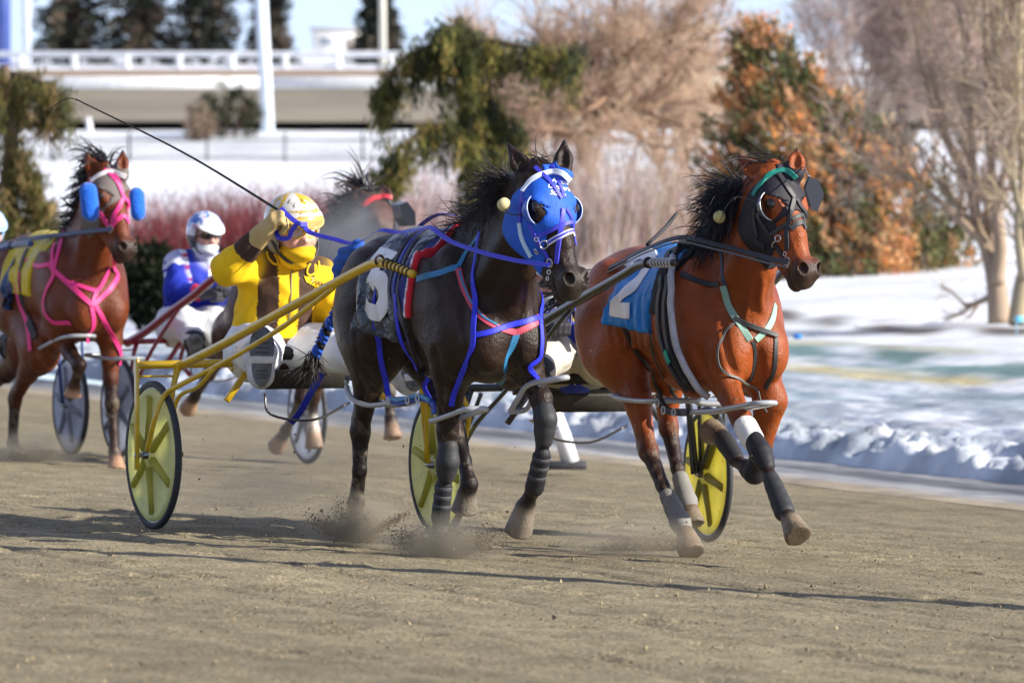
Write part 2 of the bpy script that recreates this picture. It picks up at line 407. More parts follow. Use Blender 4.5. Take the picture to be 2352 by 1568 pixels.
# ================================================================== setting
def ground_mat(name, c0, c1, scale, bump, dist=.02, rough=.95, strd=None, speck=0):
    m = bpy.data.materials.new(name); m.use_nodes = True; t = m.node_tree; N = t.nodes; Lk = t.links.new; b = N['Principled BSDF']
    b.inputs['Roughness'].default_value = rough; b.inputs['Specular IOR Level'].default_value = .15
    tc = N.new('ShaderNodeTexCoord'); mp = N.new('ShaderNodeMapping'); Lk(tc.outputs['Object'], mp.inputs[0])
    if strd: mp.inputs['Rotation'].default_value = (0, 0, strd[0]); mp.inputs['Scale'].default_value = strd[1]
    n1 = N.new('ShaderNodeTexNoise'); n1.inputs['Scale'].default_value = scale; n1.inputs['Detail'].default_value = 8; n1.inputs['Roughness'].default_value = .62; Lk(mp.outputs[0], n1.inputs['Vector'])
    n2 = N.new('ShaderNodeTexNoise'); n2.inputs['Scale'].default_value = scale * .08; n2.inputs['Detail'].default_value = 4; Lk(mp.outputs[0], n2.inputs['Vector'])
    r1 = N.new('ShaderNodeValToRGB'); r1.color_ramp.elements[0].position = .32; r1.color_ramp.elements[1].position = .66
    r1.color_ramp.elements[0].color = (*c0, 1); r1.color_ramp.elements[1].color = (*c1, 1); Lk(n1.outputs['Fac'], r1.inputs[0])
    x = N.new('ShaderNodeMix'); x.data_type = 'RGBA'; x.blend_type = 'MULTIPLY'; x.inputs['Factor'].default_value = 1; Lk(r1.outputs[0], x.inputs['A'])
    r2 = N.new('ShaderNodeMapRange'); r2.inputs['From Min'].default_value = .35; r2.inputs['From Max'].default_value = .65; r2.inputs['To Min'].default_value = .8; r2.inputs['To Max'].default_value = 1.15; Lk(n2.outputs['Fac'], r2.inputs[0]); Lk(r2.outputs[0], x.inputs['B'])
    vc = N.new('ShaderNodeVertexColor'); vc.layer_name = 'Col'
    y = N.new('ShaderNodeMix'); y.data_type = 'RGBA'; y.blend_type = 'MULTIPLY'; y.inputs['Factor'].default_value = 1; Lk(x.outputs['Result'], y.inputs['A']); Lk(vc.outputs['Color'], y.inputs['B'])
    Lk(y.outputs['Result'], b.inputs['Base Color'])
    bp = N.new('ShaderNodeBump'); bp.inputs['Strength'].default_value = bump; bp.inputs['Distance'].default_value = dist; Lk(n1.outputs['Fac'], bp.inputs['Height']); Lk(bp.outputs[0], b.inputs['Normal'])
    return m
def gridmesh(name, A, B, fn, m, keep=None, kind='structure'):
    X, Y = np.meshgrid(A, B, indexing='ij'); V, C = fn(X.ravel(), Y.ravel())
    n, k = len(A), len(B); i = np.arange(n - 1)[:, None] * k + np.arange(k - 1)[None]
    Q = np.stack([i, i + k, i + k + 1, i + 1], -1).reshape(-1, 4)
    if keep is not None:
        ok = keep(V)[Q].all(1); Q = Q[ok]; us = np.unique(Q); mp = np.zeros(len(V), int); mp[us] = np.arange(len(us)); V, C, Q = V[us], C[us], mp[Q]
    o = mk(name, V, Q, None, m, None, C); o['kind'] = kind; return o
def grow(a, b, d0, g): 
    r = [a]
    while r[-1] < b: r.append(r[-1] + d0); d0 *= g
    return np.array(r)
TD = np.array([-.36, .933]); TN = np.array([.933, .36])              # along / across the racing line
PRINTS = [(rng.uniform(-2.6, 2.4), rng.uniform(19.5, 36), rng.uniform(.055, .08)) for _ in range(110)]
RUTS = [(-1.55, .03), (-.15, .03), (.75, .03), (2.1, .03), (-2.6, .05), (.2, .04)]
def dirt_fn(x, y):
    s = x * TN[0] + (y - 28) * TN[1]; l = x * TD[0] + (y - 28) * TD[1]
    z = zg(x, y)
    d = np.maximum(1, (np.abs(y) / 26)) ; near = np.clip(1.6 - (np.maximum(y, 0) - 28) / 25, 0.15, 1) * np.clip((-2.2 - qd(x, y)) / 1.2, 0, 1)
    lump = fbm(x * 9, y * 6, 3, 3) - .45
    fur = fbm(s * 7, l * .8, 3, 11) - .45
    pit = np.maximum(fbm(x * 16, y * 12, 2, 21) - .52, 0)
    z = z + near * (.010 * lump + .020 * fur - .032 * pit) + .02 * (fbm(x * .7, y * .7, 2, 5) - .4)
    band = np.exp(-((s + 2.0 + .1 * np.sin(l * .4)) / .35) ** 2) * .14
    c = .92 + .20 * (fbm(s * 1.3, l * .25, 3, 31) - .45) * 2 + .22 * (fbm(s * 9, l * .9, 3, 33) - .45) + band - 1.1 * pit
    for hx, hy, hr in PRINTS:
        m_ = (np.abs(x - hx) < .3) & (np.abs(y - hy) < .4)
        if m_.any(): dd = np.sqrt(((x[m_] - hx) / hr) ** 2 + ((y[m_] - hy) / (hr * 1.25)) ** 2); g_ = np.exp(-dd ** 2 * 1.2); z[m_] += -.018 * g_ + .011 * np.exp(-((dd - 1.45) / .35) ** 2); c[m_] *= 1 - .16 * g_
    for s0, wv_ in RUTS: g_ = np.exp(-((s - s0 - .05 * np.sin(l * .3 + s0)) / wv_) ** 2) * (l < 3 + s0); z -= .012 * g_; c *= 1 - .10 * g_
    C = np.stack([c * .97, c * .985, c * .95], 1)
    return np.stack([x, y, z], 1), C
xs = np.concatenate([-grow(4.2, 150, .1, 1.25)[::-1], np.arange(-4.15, 4.2, .026), grow(4.2, 150, .1, 1.25)])
ys = np.concatenate([[-60, -30, -10, 0, 6, 10, 12, 13], np.arange(14, 40, .036), grow(40, 240, .06, 1.035)])
M['dirt'] = ground_mat('track_dirt', (.115, .094, .060), (.35, .29, .19), 52, 1.0, .012, strd=(rad(-21), (1, .6, 1)))
gridmesh('dirt_track', xs, ys, dirt_fn, M['dirt'], keep=lambda V: (qd(V[:, 0], V[:, 1]) < -1.9))
M0, M1 = np.array([.955, .297]), np.array([-.297, .955]); E0 = np.array([3.84, 45.7])
def strip(q, t): return E0[0] + q * M0[0] + t * M1[0], E0[1] + q * M0[1] + t * M1[1]
def apron_fn(q, t):
    x, y = strip(q, t); e = .25 * (fbm(t * .35, q * 0, 3, 8) - .45) * np.clip((-q - 1.2), 0, 1); x, y = x + e * M0[0] * 1.2, y + e * M0[1] * 1.2
    z = zg(x, y) + .006 * np.clip((q + 2.6) * 3, .2, 1) + .018 * np.clip(q + 2.3, 0, 1) * (fbm(x * 2, y * 2, 3, 9) - .45)
    n = fbm(q * 5, t * .45, 4, 17)
    ice = np.clip((n - .42) * 6, 0, 1) * np.clip((q + 2.6) / .5, .25, 1)
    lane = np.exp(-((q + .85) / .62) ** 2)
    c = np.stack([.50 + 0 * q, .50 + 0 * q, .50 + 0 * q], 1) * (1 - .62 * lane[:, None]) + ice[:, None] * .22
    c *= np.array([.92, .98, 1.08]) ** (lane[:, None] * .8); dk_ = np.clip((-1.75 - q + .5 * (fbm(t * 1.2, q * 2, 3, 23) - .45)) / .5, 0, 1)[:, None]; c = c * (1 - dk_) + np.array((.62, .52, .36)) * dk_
    return np.stack([x, y, z], 1), c
M['apron'] = ground_mat('packed_ice_road', (.30, .30, .31), (.62, .60, .57), 3, .35, .02, .6, strd=(rad(-17), (1, .3, 1)))
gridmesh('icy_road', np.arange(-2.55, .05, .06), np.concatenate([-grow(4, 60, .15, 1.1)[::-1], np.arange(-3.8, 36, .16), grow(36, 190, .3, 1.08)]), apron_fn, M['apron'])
def snow_fn(q, t):
    x, y = strip(q, t); z = terrain(x, y)
    edge = np.exp(-((q - .35) / .5) ** 2) * np.clip(q / .14, 0, 1); nb = np.clip(1.2 - q / 9, .1, 1) * np.clip(q / .1, 0, 1)
    cl = fbm(x * 3.2, y * 3.2, 4, 41)
    rg = fbm(x * 7, y * 5, 3, 45) - .45; pk = np.maximum(fbm(x * 4.2, y * 2.4, 3, 46) - .5, 0)
    rh = fbm(x * 15, y * 10, 3, 49) - .45
    z = z + edge * (.17 * (cl - .42) + .13 * rg + .15 * rh) + .035 * rh * np.clip(q / .14, 0, 1) * np.exp(-q / 2.5) + nb * (.16 * (fbm(q * 1.6, t * .5, 4, 43) - .45) + (.03 + .07 * np.exp(-q / .8)) * rg * 1.0 + .14 * pk * np.exp(-q / 1.2) + .05 * (fbm(q * 6, t * 1.3, 3, 48) - .45)) + np.clip(q / 4, 0, 1) * .25 * (fbm(x * .25, y * .2, 3, 44) - .4)
    n = fbm(x * .9, y * .35, 4, 51); n2 = fbm(x * 2.2, y * .5, 3, 52)
    wob = q + 1.6 * (fbm(t * .22, q * .3, 3, 53) - .45)
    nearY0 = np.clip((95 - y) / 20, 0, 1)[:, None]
    def bnd(c, w_): return np.clip(np.exp(-((wob - c) / w_) ** 2) * 1.4 * np.clip((n2 - .3) * 4, 0, 1), 0, 1)[:, None]
    nearY = np.clip((95 - y) / 20, 0, 1)[:, None]
    ice_shade = (np.clip((7.5 - wob) / 2.5, 0, 1) * np.clip((.62 - fbm(q * 4, t * 1.1, 4, 58)) * 4, .25, 1))[:, None] * nearY0  # blue-grey icy crust, with the near slope's blue shade put into the colour
    c = np.ones((len(q), 3)) * np.array([.88, .89, .90]); c = c * (1 - .82 * ice_shade) + np.array([.38, .44, .52]) * .82 * ice_shade
    dirty = (np.clip(1.2 - q / 2.2, 0, 1) * np.clip((fbm(x * 2.5, y * 1.5, 3, 55) - .28) * 3, 0, 1))[:, None]
    dirty = dirty * .85; c = c * (1 - dirty) + np.array([.36, .37, .39]) * dirty
    for cc, w_, col, a in ((4.2, .34, (.66, .52, .22), .9), (5.3, .8, (.12, .22, .20), .95), (6.2, .25, (.60, .52, .28), .6), (3.2, .5, (.25, .33, .36), .5), (7.9, .45, (.10, .065, .045), .95)):
        k = bnd(cc, w_) * a * nearY; c = c * (1 - k) + np.array(col) * k
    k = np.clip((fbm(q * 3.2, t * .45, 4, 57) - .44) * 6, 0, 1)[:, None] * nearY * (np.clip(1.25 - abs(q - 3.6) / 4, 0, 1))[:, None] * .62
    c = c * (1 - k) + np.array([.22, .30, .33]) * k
    return np.stack([x, y, z], 1), c
M['snow'] = ground_mat('snow', (.80, .82, .86), (1, 1, 1), 4, .5, .05, .6)
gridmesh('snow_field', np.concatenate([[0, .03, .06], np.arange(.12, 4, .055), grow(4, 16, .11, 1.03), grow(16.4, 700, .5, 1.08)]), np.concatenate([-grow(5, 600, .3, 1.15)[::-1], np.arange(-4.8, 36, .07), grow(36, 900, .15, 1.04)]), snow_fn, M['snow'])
# ------------------------------------------------------------------ far side of the track
def sheet(name, y0, y1, m, dz, col, x0=-90, x1=90, n=10):
    def fn(x, y): return np.stack([x, y, terrain(x, y) + dz + 0 * x], 1), np.ones((len(x), 3)) * np.array(col)
    return gridmesh(name, np.linspace(x0, x1, 40), np.linspace(y0, y1, n), fn, m)
M['plain'] = mat('matte', rough=.85, spec=.2, vcol=True, var=.12, vscale=3)
M['fartrack'] = ground_mat('far_dirt', (.20, .175, .135), (.27, .235, .18), .6, .2)
sheet('far_track', 250, 289.5, M['fartrack'], .35, (1, 1, 1))
sheet('grass_bank', 292, 299, M['plain'], .3, (.25, .17, .11))
def gz(x, y): return float(terrain(x, y))
def base(u, Y): x = (u - CU) / F_PX * Y; return np.array([x, Y, gz(x, Y)])
r = root('track_wall', 'long low white wall along the top edge of the far track', 'wall', (0, 290.5, gz(0, 290.5)))
m = MB()
for i in range(12): m.box((-66 + i * 12, 0, .55), 11.9, .3, .62, col=(.8, .8, .78))
m.build('panel', M['plain'], r)
r = root('rail_fence', 'white post and rail fence beyond the far track', 'fence', (0, 301, gz(0, 301)))
m = MB(); m.box((0, 0, .95), 130, .12, .30, col=(.66, .68, .72)); m.build('rail', M['plain'], r)
m = MB(); m.box((0, .02, .38), 130, .1, .14, col=(.6, .6, .62)); m.build('rail', M['plain'], r)
for i in range(46):
    m = MB(); m.box((-58 + i * 2.6, -.14, .42), .34, .12, .95, col=(.72, .73, .75)); m.build('post', M['plain'], r)
r = root('picket_fence', 'thin dark iron picket fence standing in the snow of the infield', 'fence', (0, 228, gz(0, 228)))
m = MB()
for i in range(330):
    x = -23 + i * .115
    m.box((x, 0, .5 + gz(x, 228) - gz(0, 228)), .03, .03, 1.0, col=(.03, .03, .035), bev=.02)
m.build('pickets', M['plain'], r)
m = MB(); m.box((-4, .03, .2), 38, .03, .04, col=(.03, .03, .035)); m.box((-4, .03, .85), 38, .03, .04, col=(.03, .03, .035)); m.build('rail', M['plain'], r)
for k in range(14):
    m = MB(); m.box((-23 + k * 2.9, 0, .55), .08, .08, 1.15, col=(.03, .03, .035)); m.build('post', M['plain'], r)
def pole(name, label, u0, v0, u1, v1, Y, rr, col, cat='pole', kk=14):
    p0, p1 = at(u0, v0, Y), at(u1, v1, Y); r = root(name, label, cat, p0)
    d = p1 - p0; m = MB(); m.tube([d * 0 - unit(d) * .3, d * .5, d], [rr * 1.05, rr, rr * .9], kk, col); m.build('shaft', M['paint'], r)
    m = MB(); m.lathe([(rr * 2.2, -.1), (rr * 2.2, .15), (rr * 1.3, .25), (rr * 1.02, .3)], (0, 0, 0), np.eye(3), kk, col); m.build('base_collar', M['paint'], r)
    return r
pole('light_pole', 'thick pale blue-white light pole beyond the round dark bush', 616, 318, 594, -120, 249, .26, (.74, .82, .9))
pole('light_pole', 'slim cream pole behind the drooping conifer at the far fence', 880, 165, 876, -160, 303, .17, (.72, .7, .6))
pole('light_pole', 'dim pale pole before the far firs at the left edge', 62, 175, 58, -160, 320, .22, (.55, .6, .68))
pole('banner_post', 'navy blue post cut off by the upper left corner', 2, 180, 2, -150, 310, .5, (.03, .06, .25), 'post')
# lamp mast out to the right whose long shadow crosses the track
r = root('lamp_mast', 'tall steel lamp mast beside the track', 'mast', (8.3, 23.4, float(zg(8.3, 23.4))))
m = MB(); m.tube([(0, 0, 0), (0, 0, 4), (0, 0, 8.2)], [.17, .15, .13], 14, (.4, .42, .44)); m.build('shaft', M['paint'], r)
m = MB(); m.lathe([(.2, 0), (.2, .04), (.12, .06)], (0, 0, 0), np.eye(3), 14, (.3, .3, .3)); m.build('base_collar', M['paint'], r)
for u, v0, v1, Y, lb in ((208, 312, 274, 247, 'small white leaning marker post on the far track near the left firs'), (862, 312, 270, 247, 'small white marker post beside the drooping conifer branch'), (948, 232, 205, 288, 'tiny white stub below the white wall')):
    p = at(u, v0, Y); q = at(u - 5, v1, Y) - p; r = root('marker_post', lb, 'marker', p, 'small white marker posts on the far track')
    m = MB(); m.tube([-.3 * q, q * .5, q], [.13, .12, .1], 10, (.8, .8, .8)); m.build('shaft', M['paint'], r)
    m = MB(); m.ball(q, .1, (.8, .8, .8)); m.build('cap', M['paint'], r)
# white slanting pylon at the edge of the racing surface
P0 = Frame((0, 0, 0), 0)
pq = [(1311, 1062), (1292, 1000), (1270, 940), (1262, 915)]
Yp = 42.5; b0 = at(1311, 1062, Yp); r = root('track_pylon', 'fat white pylon leaning over a black foot at the track edge', 'pylon', b0)
m = MB(); m.tube([at(u, v, Yp) - b0 for u, v in pq], [.062, .06, .055, .03], 16, (.85, .85, .86)); m.build('shaft', M['plastic'], r)
m = MB(); m.box((-.06, .05, -.02), .34, .26, .05, col=(.04, .04, .045), bev=.3); m.build('foot', M['rubber'], r)
# far building
p = at(775, 127, 420); r = root('building', 'low white building between the far firs and the slim pole', 'building', p)
m = MB(); m.box((0, 0, .7), 3.4, 4, 2.0, col=(.8, .78, .72)); m.build('wall', M['plain'], r)
m = MB(); m.box((0, 0, 1.78), 3.7, 4.3, .16, col=(.5, .48, .46)); m.build('roof', M['plain'], r)
m = MB(); m.box((1.0, -2.02, .5), .6, .06, 1.2, col=(.35, .3, .26)); m.build('door', M['plain'], r)
m = MB(); m.box((-.7, -2.02, .9), .8, .06, .5, col=(.25, .28, .33)); m.build('window', M['plain'], r)
# ------------------------------------------------------------------ plants
def cards(mb, C, D, Ln, Wd, col):                         # leaf blades: centre, direction, length, width
    n = len(C); D = D / (np.linalg.norm(D, axis=1)[:, None] + 1e-9)
    s = np.cross(D, rng.normal(size=(n, 3))); s /= np.linalg.norm(s, axis=1)[:, None] + 1e-9
    L = np.reshape(Ln * np.ones(n), (n, 1)); W = np.reshape(Wd * np.ones(n), (n, 1))
    V = np.stack([C - D * L / 2, C + s * W / 2, C + D * L / 2, C - s * W / 2], 1).reshape(-1, 3)
    Q = np.arange(4 * n).reshape(-1, 4)
    mb.add(V, Q, None, np.repeat(col * np.ones((n, 3)), 4, axis=0))
def jit(c, n, a=.25): return np.asarray(c)[None] * (1 + a * rng.normal(size=(n, 1))) * (1 + .06 * rng.normal(size=(n, 3)))
def branches(mb, tw, p, d, L, r, lev, spread=.6, up=.15, col=(.2, .14, .1), twig=.35, tcol=None, tw_w=.012, nch=(3, 5), gnarl=.25):
    n = 5; P = [np.array(p)]; d = unit(d)
    for i in range(n): d = unit(d + gnarl * rng.normal(size=3) * .5 + np.array([0, 0, up * .3])); P.append(P[-1] + d * L / n)
    P = np.array(P); mb.tube(P, np.linspace(r, r * .55, n + 1), 7 if r > .03 else 4, np.asarray(col) * rng.uniform(.8, 1.2), caps=False)
    if lev == 0 or tw is None:
        if tw is not None:
            for q in range(2): _twigs(tw, P, d, L, twig, tcol if tcol is not None else col, tw_w)
        return
    for c in range(rng.integers(*nch) + 1):
        i = rng.integers(2, n + 1); dd = unit(d + spread * rng.normal(size=3) + np.array([0, 0, up]))
        branches(mb, tw, P[i], dd, L * rng.uniform(.55, .8), r * .5, lev - 1, spread, up, col, twig, tcol, tw_w, nch, gnarl)
    if lev <= 1: _twigs(tw, P, d, L, twig, tcol if tcol is not None else col, tw_w)
def _twigs(tw, P, d, L, twig, col, w_, n=11):
    i = rng.integers(1, len(P), n); D = d[None] + .8 * rng.normal(size=(n, 3)); D /= np.linalg.norm(D, axis=1)[:, None]
    Ln = twig * rng.uniform(.4, 1.2, n); cards(tw, P[i] + D * Ln[:, None] / 2, D, Ln, w_, jit(col, n, .2))
def plant(name, label, cat, b, trunk, crown, group=None, part='crown'):
    r = root(name, label, cat, b, group)
    if trunk is not None and trunk.n: trunk.build('trunk', M['bark'], r)
    if crown is not None and crown.n: crown.build(part, M['leaf'], r)
    return r
# weeping conifers: limbs traced in space, curtains of needles hang from them
def weeping(label, base_p, limbs, Y, body, ncol, seed, hang=(.25, .8)):
    t, c = MB(), MB(); b = np.array(base_p)
    for L in limbs:
        dy = rng.uniform(-.7, .7); P = spline([at(u, v, Y + dy * min(1, i * .5)) - b for i, (u, v, r_) in enumerate(L)], 5); R = np.interp(np.linspace(0, len(L) - 1, len(P)), range(len(L)), [l[2] for l in L])
        t.tube(P, R, 7, (.14, .1, .07))
        m_ = int(len(P) * 3.4)
        for i in range(m_):
            f = rng.uniform(.12, 1) * (len(P) - 1); p = P[int(f)] + rng.normal(size=3) * np.array([.10, .16, .05]); l = rng.uniform(*hang) * rng.uniform(.5, 1); n = int(24 + l * 60)
            s = rng.uniform(0, 1, n); pos = p + np.stack([.05 * rng.normal(size=n), .05 * rng.normal(size=n), -s * l], 1)
            D = np.stack([.35 * rng.normal(size=n), .35 * rng.normal(size=n), -np.ones(n)], 1)
            cl = ncol[rng.integers(len(ncol))]
            cards(c, pos, D, rng.uniform(.07, .17, n), .019, jit(cl, n, .3))
    for (u, v, ru, rv, k) in body:
        for i in range(k):
            a = rng.normal(size=3) * .5; p = at(u + ru * a[0], v + rv * a[2], Y + a[1] * .9) - b; l = rng.uniform(*hang) * .8; n = 48
            pos = p + np.stack([.05 * rng.normal(size=n), .05 * rng.normal(size=n), -rng.uniform(0, 1, n) * l], 1)
            D = np.stack([.4 * rng.normal(size=n), .4 * rng.normal(size=n), -np.ones(n)], 1)
            cards(c, pos, D, rng.uniform(.07, .17, n), .021, jit(ncol[rng.integers(len(ncol))], n, .3))
    return plant('conifer_tree', label, 'tree', b, t, c)
GR = [(.05, .065, .022), (.09, .095, .028), (.19, .17, .045), (.035, .045, .025), (.28, .22, .06)]
Yw = 74
weeping('weeping dark conifer whose drooping limb points right behind the horse in the blue hood', base(1092, Yw),
        [[(1092, 700, .11), (1085, 500, .09), (1075, 300, .08), (1060, 140, .06), (1050, 40, .04)],
         [(1060, 120, .05), (1120, 95, .04), (1210, 110, .03), (1290, 115, .02), (1330, 108, .012)],
         [(1060, 130, .05), (1000, 110, .04), (930, 135, .03), (890, 185, .02), (880, 220, .012)],
         [(1075, 300, .05), (1000, 290, .04), (930, 330, .03), (890, 385, .02), (868, 430, .012)],
         [(1070, 240, .05), (1120, 230, .04), (1165, 280, .02), (1175, 320, .012)],
         [(1080, 330, .05), (1130, 350, .04), (1170, 400, .02)], [(1050, 60, .03), (1010, 80, .03), (985, 120, .02)]],
        Yw, [(1045, 75, 50, 50, 30), (1075, 170, 45, 80, 20), (1095, 300, 50, 90, 26), (1040, 330, 40, 50, 6), (1108, 440, 45, 90, 24)], GR, 1)
weeping('weeping olive conifer at the left edge behind the horse in pink harness', base(20, 72),
        [[(15, 700, .12), (20, 450, .1), (25, 300, .08), (10, 150, .05)],
         [(10, 170, .05), (70, 180, .04), (120, 205, .03), (148, 250, .015)], [(20, 330, .05), (50, 370, .04), (90, 450, .03), (110, 500, .02)],
         [(15, 160, .05), (-30, 180, .04), (-70, 230, .02)]],
        72, [(10, 215, 35, 30, 5), (10, 400, 30, 70, 9), (45, 505, 75, 40, 34), (10, 515, 55, 50, 24), (100, 512, 50, 30, 20)], [(.11, .105, .03), (.18, .15, .045), (.06, .065, .025), (.26, .19, .08)], 2)
def firtree(name, label, u, Y, H, Wd, cols, n=1800, vb=None, group=None, card=.35, seedc=0, lean=0, wide=.34):
    b = base(u, Y) if vb is None else at(u, vb, Y); t, c = MB(), MB()
    t.tube([(0, 0, -.2), (lean * .5, 0, H * .5), (lean, 0, H * .97)], [Wd * .05, Wd * .035, Wd * .008], 8, (.12, .08, .06))
    nb = int(n / 14)
    for i in range(nb):
        h = 1 - math.sqrt(rng.uniform(0, 1)) * .98; a = rng.uniform(0, 2 * math.pi); R = Wd * .5 * (1 - h) ** .8 * rng.uniform(.55, 1.12)
        z0 = h * H; k = 14; s = rng.uniform(.15, 1, k)
        dx = np.array([math.cos(a), math.sin(a)])
        pos = np.stack([dx[0] * R * s + lean * h, dx[1] * R * s, z0 + .12 * H * (1 - h) * (s * .4 - s ** 2 * .8)], 1) + rng.normal(size=(k, 3)) * card * .22
        D = np.stack([np.full(k, dx[0]), np.full(k, dx[1]), np.full(k, .15)], 1) + .5 * rng.normal(size=(k, 3))
        q = fbm(np.array([a * 1.4 + seedc]), np.array([h * 7.0 + seedc]), 2, 61)[0] + .12 * rng.normal()
        cl = cols[int(np.clip((q - .20) / .46, 0, .999) * len(cols))]
        cards(c, pos, D, card * rng.uniform(.6, 1.3, k), card * wide, jit(cl, k, .25))
        t.tube([(lean * h, 0, z0), (dx[0] * R * .8 + lean * h, dx[1] * R * .8, z0)], [Wd * .008, Wd * .003], 4, (.12, .08, .06), caps=False)
    return plant(name, label, 'tree', b, t, c, group)
MIX = [(.10, .115, .05), (.17, .175, .07), (.34, .25, .11), (.52, .30, .15), (.76, .36, .14), (.78, .50, .30)]
def broadtree(label, poly, Y, cols, n, card, seed, dirn=(-.5, 0, 1.0)):
    L = np.array(poly, float); vs = L[:, 0]; lf, rt_ = L[:, 1], L[:, 2]; uc0 = (lf[-1] + rt_[-1]) / 2
    b = base(uc0, Y); t, c = MB(), MB(); s_ = F_PX / Y
    top = at((lf[0] + rt_[0]) / 2, vs[0], Y) - b; t.tube(spline([(0, 0, -.2), top * np.array((.25, 0, .3)), top * np.array((.7, 0, .7)), top * .97], 5), np.linspace(.13, .015, 16), 8, (.16, .11, .08))
    wv = np.interp(np.linspace(vs[0], vs[-1], 400), vs, rt_ - lf); cdf = np.cumsum(wv) / wv.sum()
    for i in range(n):
        v = np.interp(rng.uniform(), cdf, np.linspace(vs[0], vs[-1], 400)); a_, b_ = np.interp(v, vs, lf), np.interp(v, vs, rt_); hw = (b_ - a_) / 2; x = rng.uniform(-1, 1); rag = 1 + .10 * math.sin(v * .09) + .12 * rng.normal()
        u = (a_ + b_) / 2 + hw * x * rag; yy = rng.uniform(-1, 1) * math.sqrt(max(1 - x * x, .05)) * hw / s_
        p = at(u, v, Y) - b + np.array((0, yy, 0)); k = 15
        q = fbm(np.array([p[0] * 1.5 + seed]), np.array([p[2] * 1.7 + yy * 1.3 + seed]), 3, 61)[0] + .07 * rng.normal()
        cl = cols[int(np.clip((q - .22) / .42, 0, .999) * len(cols))]; d0 = unit(np.array(dirn) + np.array((x * .5, yy * .5, 0)) + .3 * rng.normal(size=3)); st = rng.uniform(-.5, .5, k)
        cards(c, p + d0 * st[:, None] * card * 2.2 + rng.normal(size=(k, 3)) * card * .28, d0 + .45 * rng.normal(size=(k, 3)), card * rng.uniform(.6, 1.3, k), card * .24, jit(cl, k, .22))
        if i % 9 == 0: t.tube([np.array((p[0] * .25, 0, p[2] * .75)), p], [.02, .005], 4, (.2, .14, .1), caps=False)
    return plant('conifer_tree', label, 'tree', b, t, c)
MIX2 = [(.07, .085, .035), (.11, .125, .05), (.20, .17, .08), (.42, .24, .12), (.62, .27, .09), (.66, .38, .19), (.50, .36, .22)]
broadtree('broad conifer mottled green and rust brown behind the horse numbered two', [(55, 1715, 1765), (110, 1690, 1820), (180, 1668, 1880), (260, 1655, 1985), (340, 1645, 2090), (440, 1640, 2165), (560, 1638, 2205), (640, 1650, 2215), (672, 1690, 2200)], 87, MIX2, 1650, .17, 3)
FAR = [(.032, .04, .034), (.05, .058, .045), (.09, .08, .06), (.16, .12, .09)]
for u, H, Wd, lb in ((165, 11, 5.4, 'dark fir beyond the far rail, leftmost of the firs'), (320, 12, 5.2, 'second dark fir from the left beyond the far rail'), (470, 13, 4.8, 'dark fir beyond the far rail just left of the thick pole'), (622, 10, 3.0, 'narrow dark fir right behind the thick pale pole'), (868, 7.5, 3.2, 'small dark fir behind the slim cream pole')):
    firtree('fir_tree', lb, u, 332, H, Wd, FAR, 4200, vb=140, group='dark firs beyond the far rail', card=.6, seedc=u)
def roundbush(name, label, u, v0, v1, wpx, Y, cols, n, card, group=None, cat='shrub', stem=(.12, .08, .06), flat=0):
    b = at(u, v0, Y); s = F_PX / Y; W, H = wpx / s, (v0 - v1) / s; t, c = MB(), MB()
    for i in range(9):
        a = rng.uniform(0, 6.28); t.tube([(0, 0, -.1), (.2 * W * math.cos(a), .2 * W * math.sin(a), H * .35), (.34 * W * math.cos(a), .34 * W * math.sin(a), H * .75)], [.03 * H, .02 * H, .006 * H], 5, stem)
    nc = n // 16
    for i in range(nc):
        d = rng.normal(size=3); d /= np.linalg.norm(d); rr = rng.uniform(.25, 1) ** .5
        p = np.array([d[0] * W / 2, d[1] * W / 2, H * .5 + d[2] * H * .5]) * np.array([rr, rr, 1]); p[2] = max(p[2], .02) * (.25 + .75 * rr) if p[2] > H * .5 else p[2]
        pos = p + rng.normal(size=(16, 3)) * card * .45; D = d[None] + .7 * rng.normal(size=(16, 3)) + np.array([0, 0, .5])
        q = fbm(np.array([p[0] * 2.5 / W + u]), np.array([p[2] * 3 / H + d[1]]), 2, 71)[0]
        cards(c, pos, D, card * rng.uniform(.5, 1.2, 16), card * .4, jit(cols[int(np.clip((q - .25) / .45, 0, .999) * len(cols))], 16, .25))
    return plant(name, label, cat, b, t, c, group, 'foliage')
roundbush('juniper_bush', 'round dark green bush in front of the far track left of the pole', 522, 336, 186, 165, 246, [(.025, .03, .016), (.04, .044, .02), (.06, .055, .03)], 2600, .22)
roundbush('bare_bush', 'small round tan leafless bush beside the round dark one', 456, 330, 232, 82, 243, [(.26, .19, .14), (.33, .25, .18)], 1200, .16)
roundbush('rust_bush', 'low rust orange bush left of the white marker post', 85, 312, 262, 110, 244, [(.33, .2, .08), (.25, .15, .07)], 700, .16)
roundbush('juniper_bush', 'dark spreading juniper between the pink-harnessed horse and the blue driver', 340, 735, 545, 120, 73, [(.018, .026, .014), (.03, .04, .018), (.05, .06, .025)], 2600, .13)
roundbush('juniper_bush', 'dark juniper behind the driver in yellow at his raised elbow', 560, 700, 560, 110, 74, [(.02, .027, .016), (.03, .04, .018)], 1600, .13)
roundbush('juniper_bush', 'low dark juniper behind the pink harness horse shoulder', 250, 720, 590, 120, 74, [(.02, .027, .014), (.045, .05, .02)], 1600, .13)
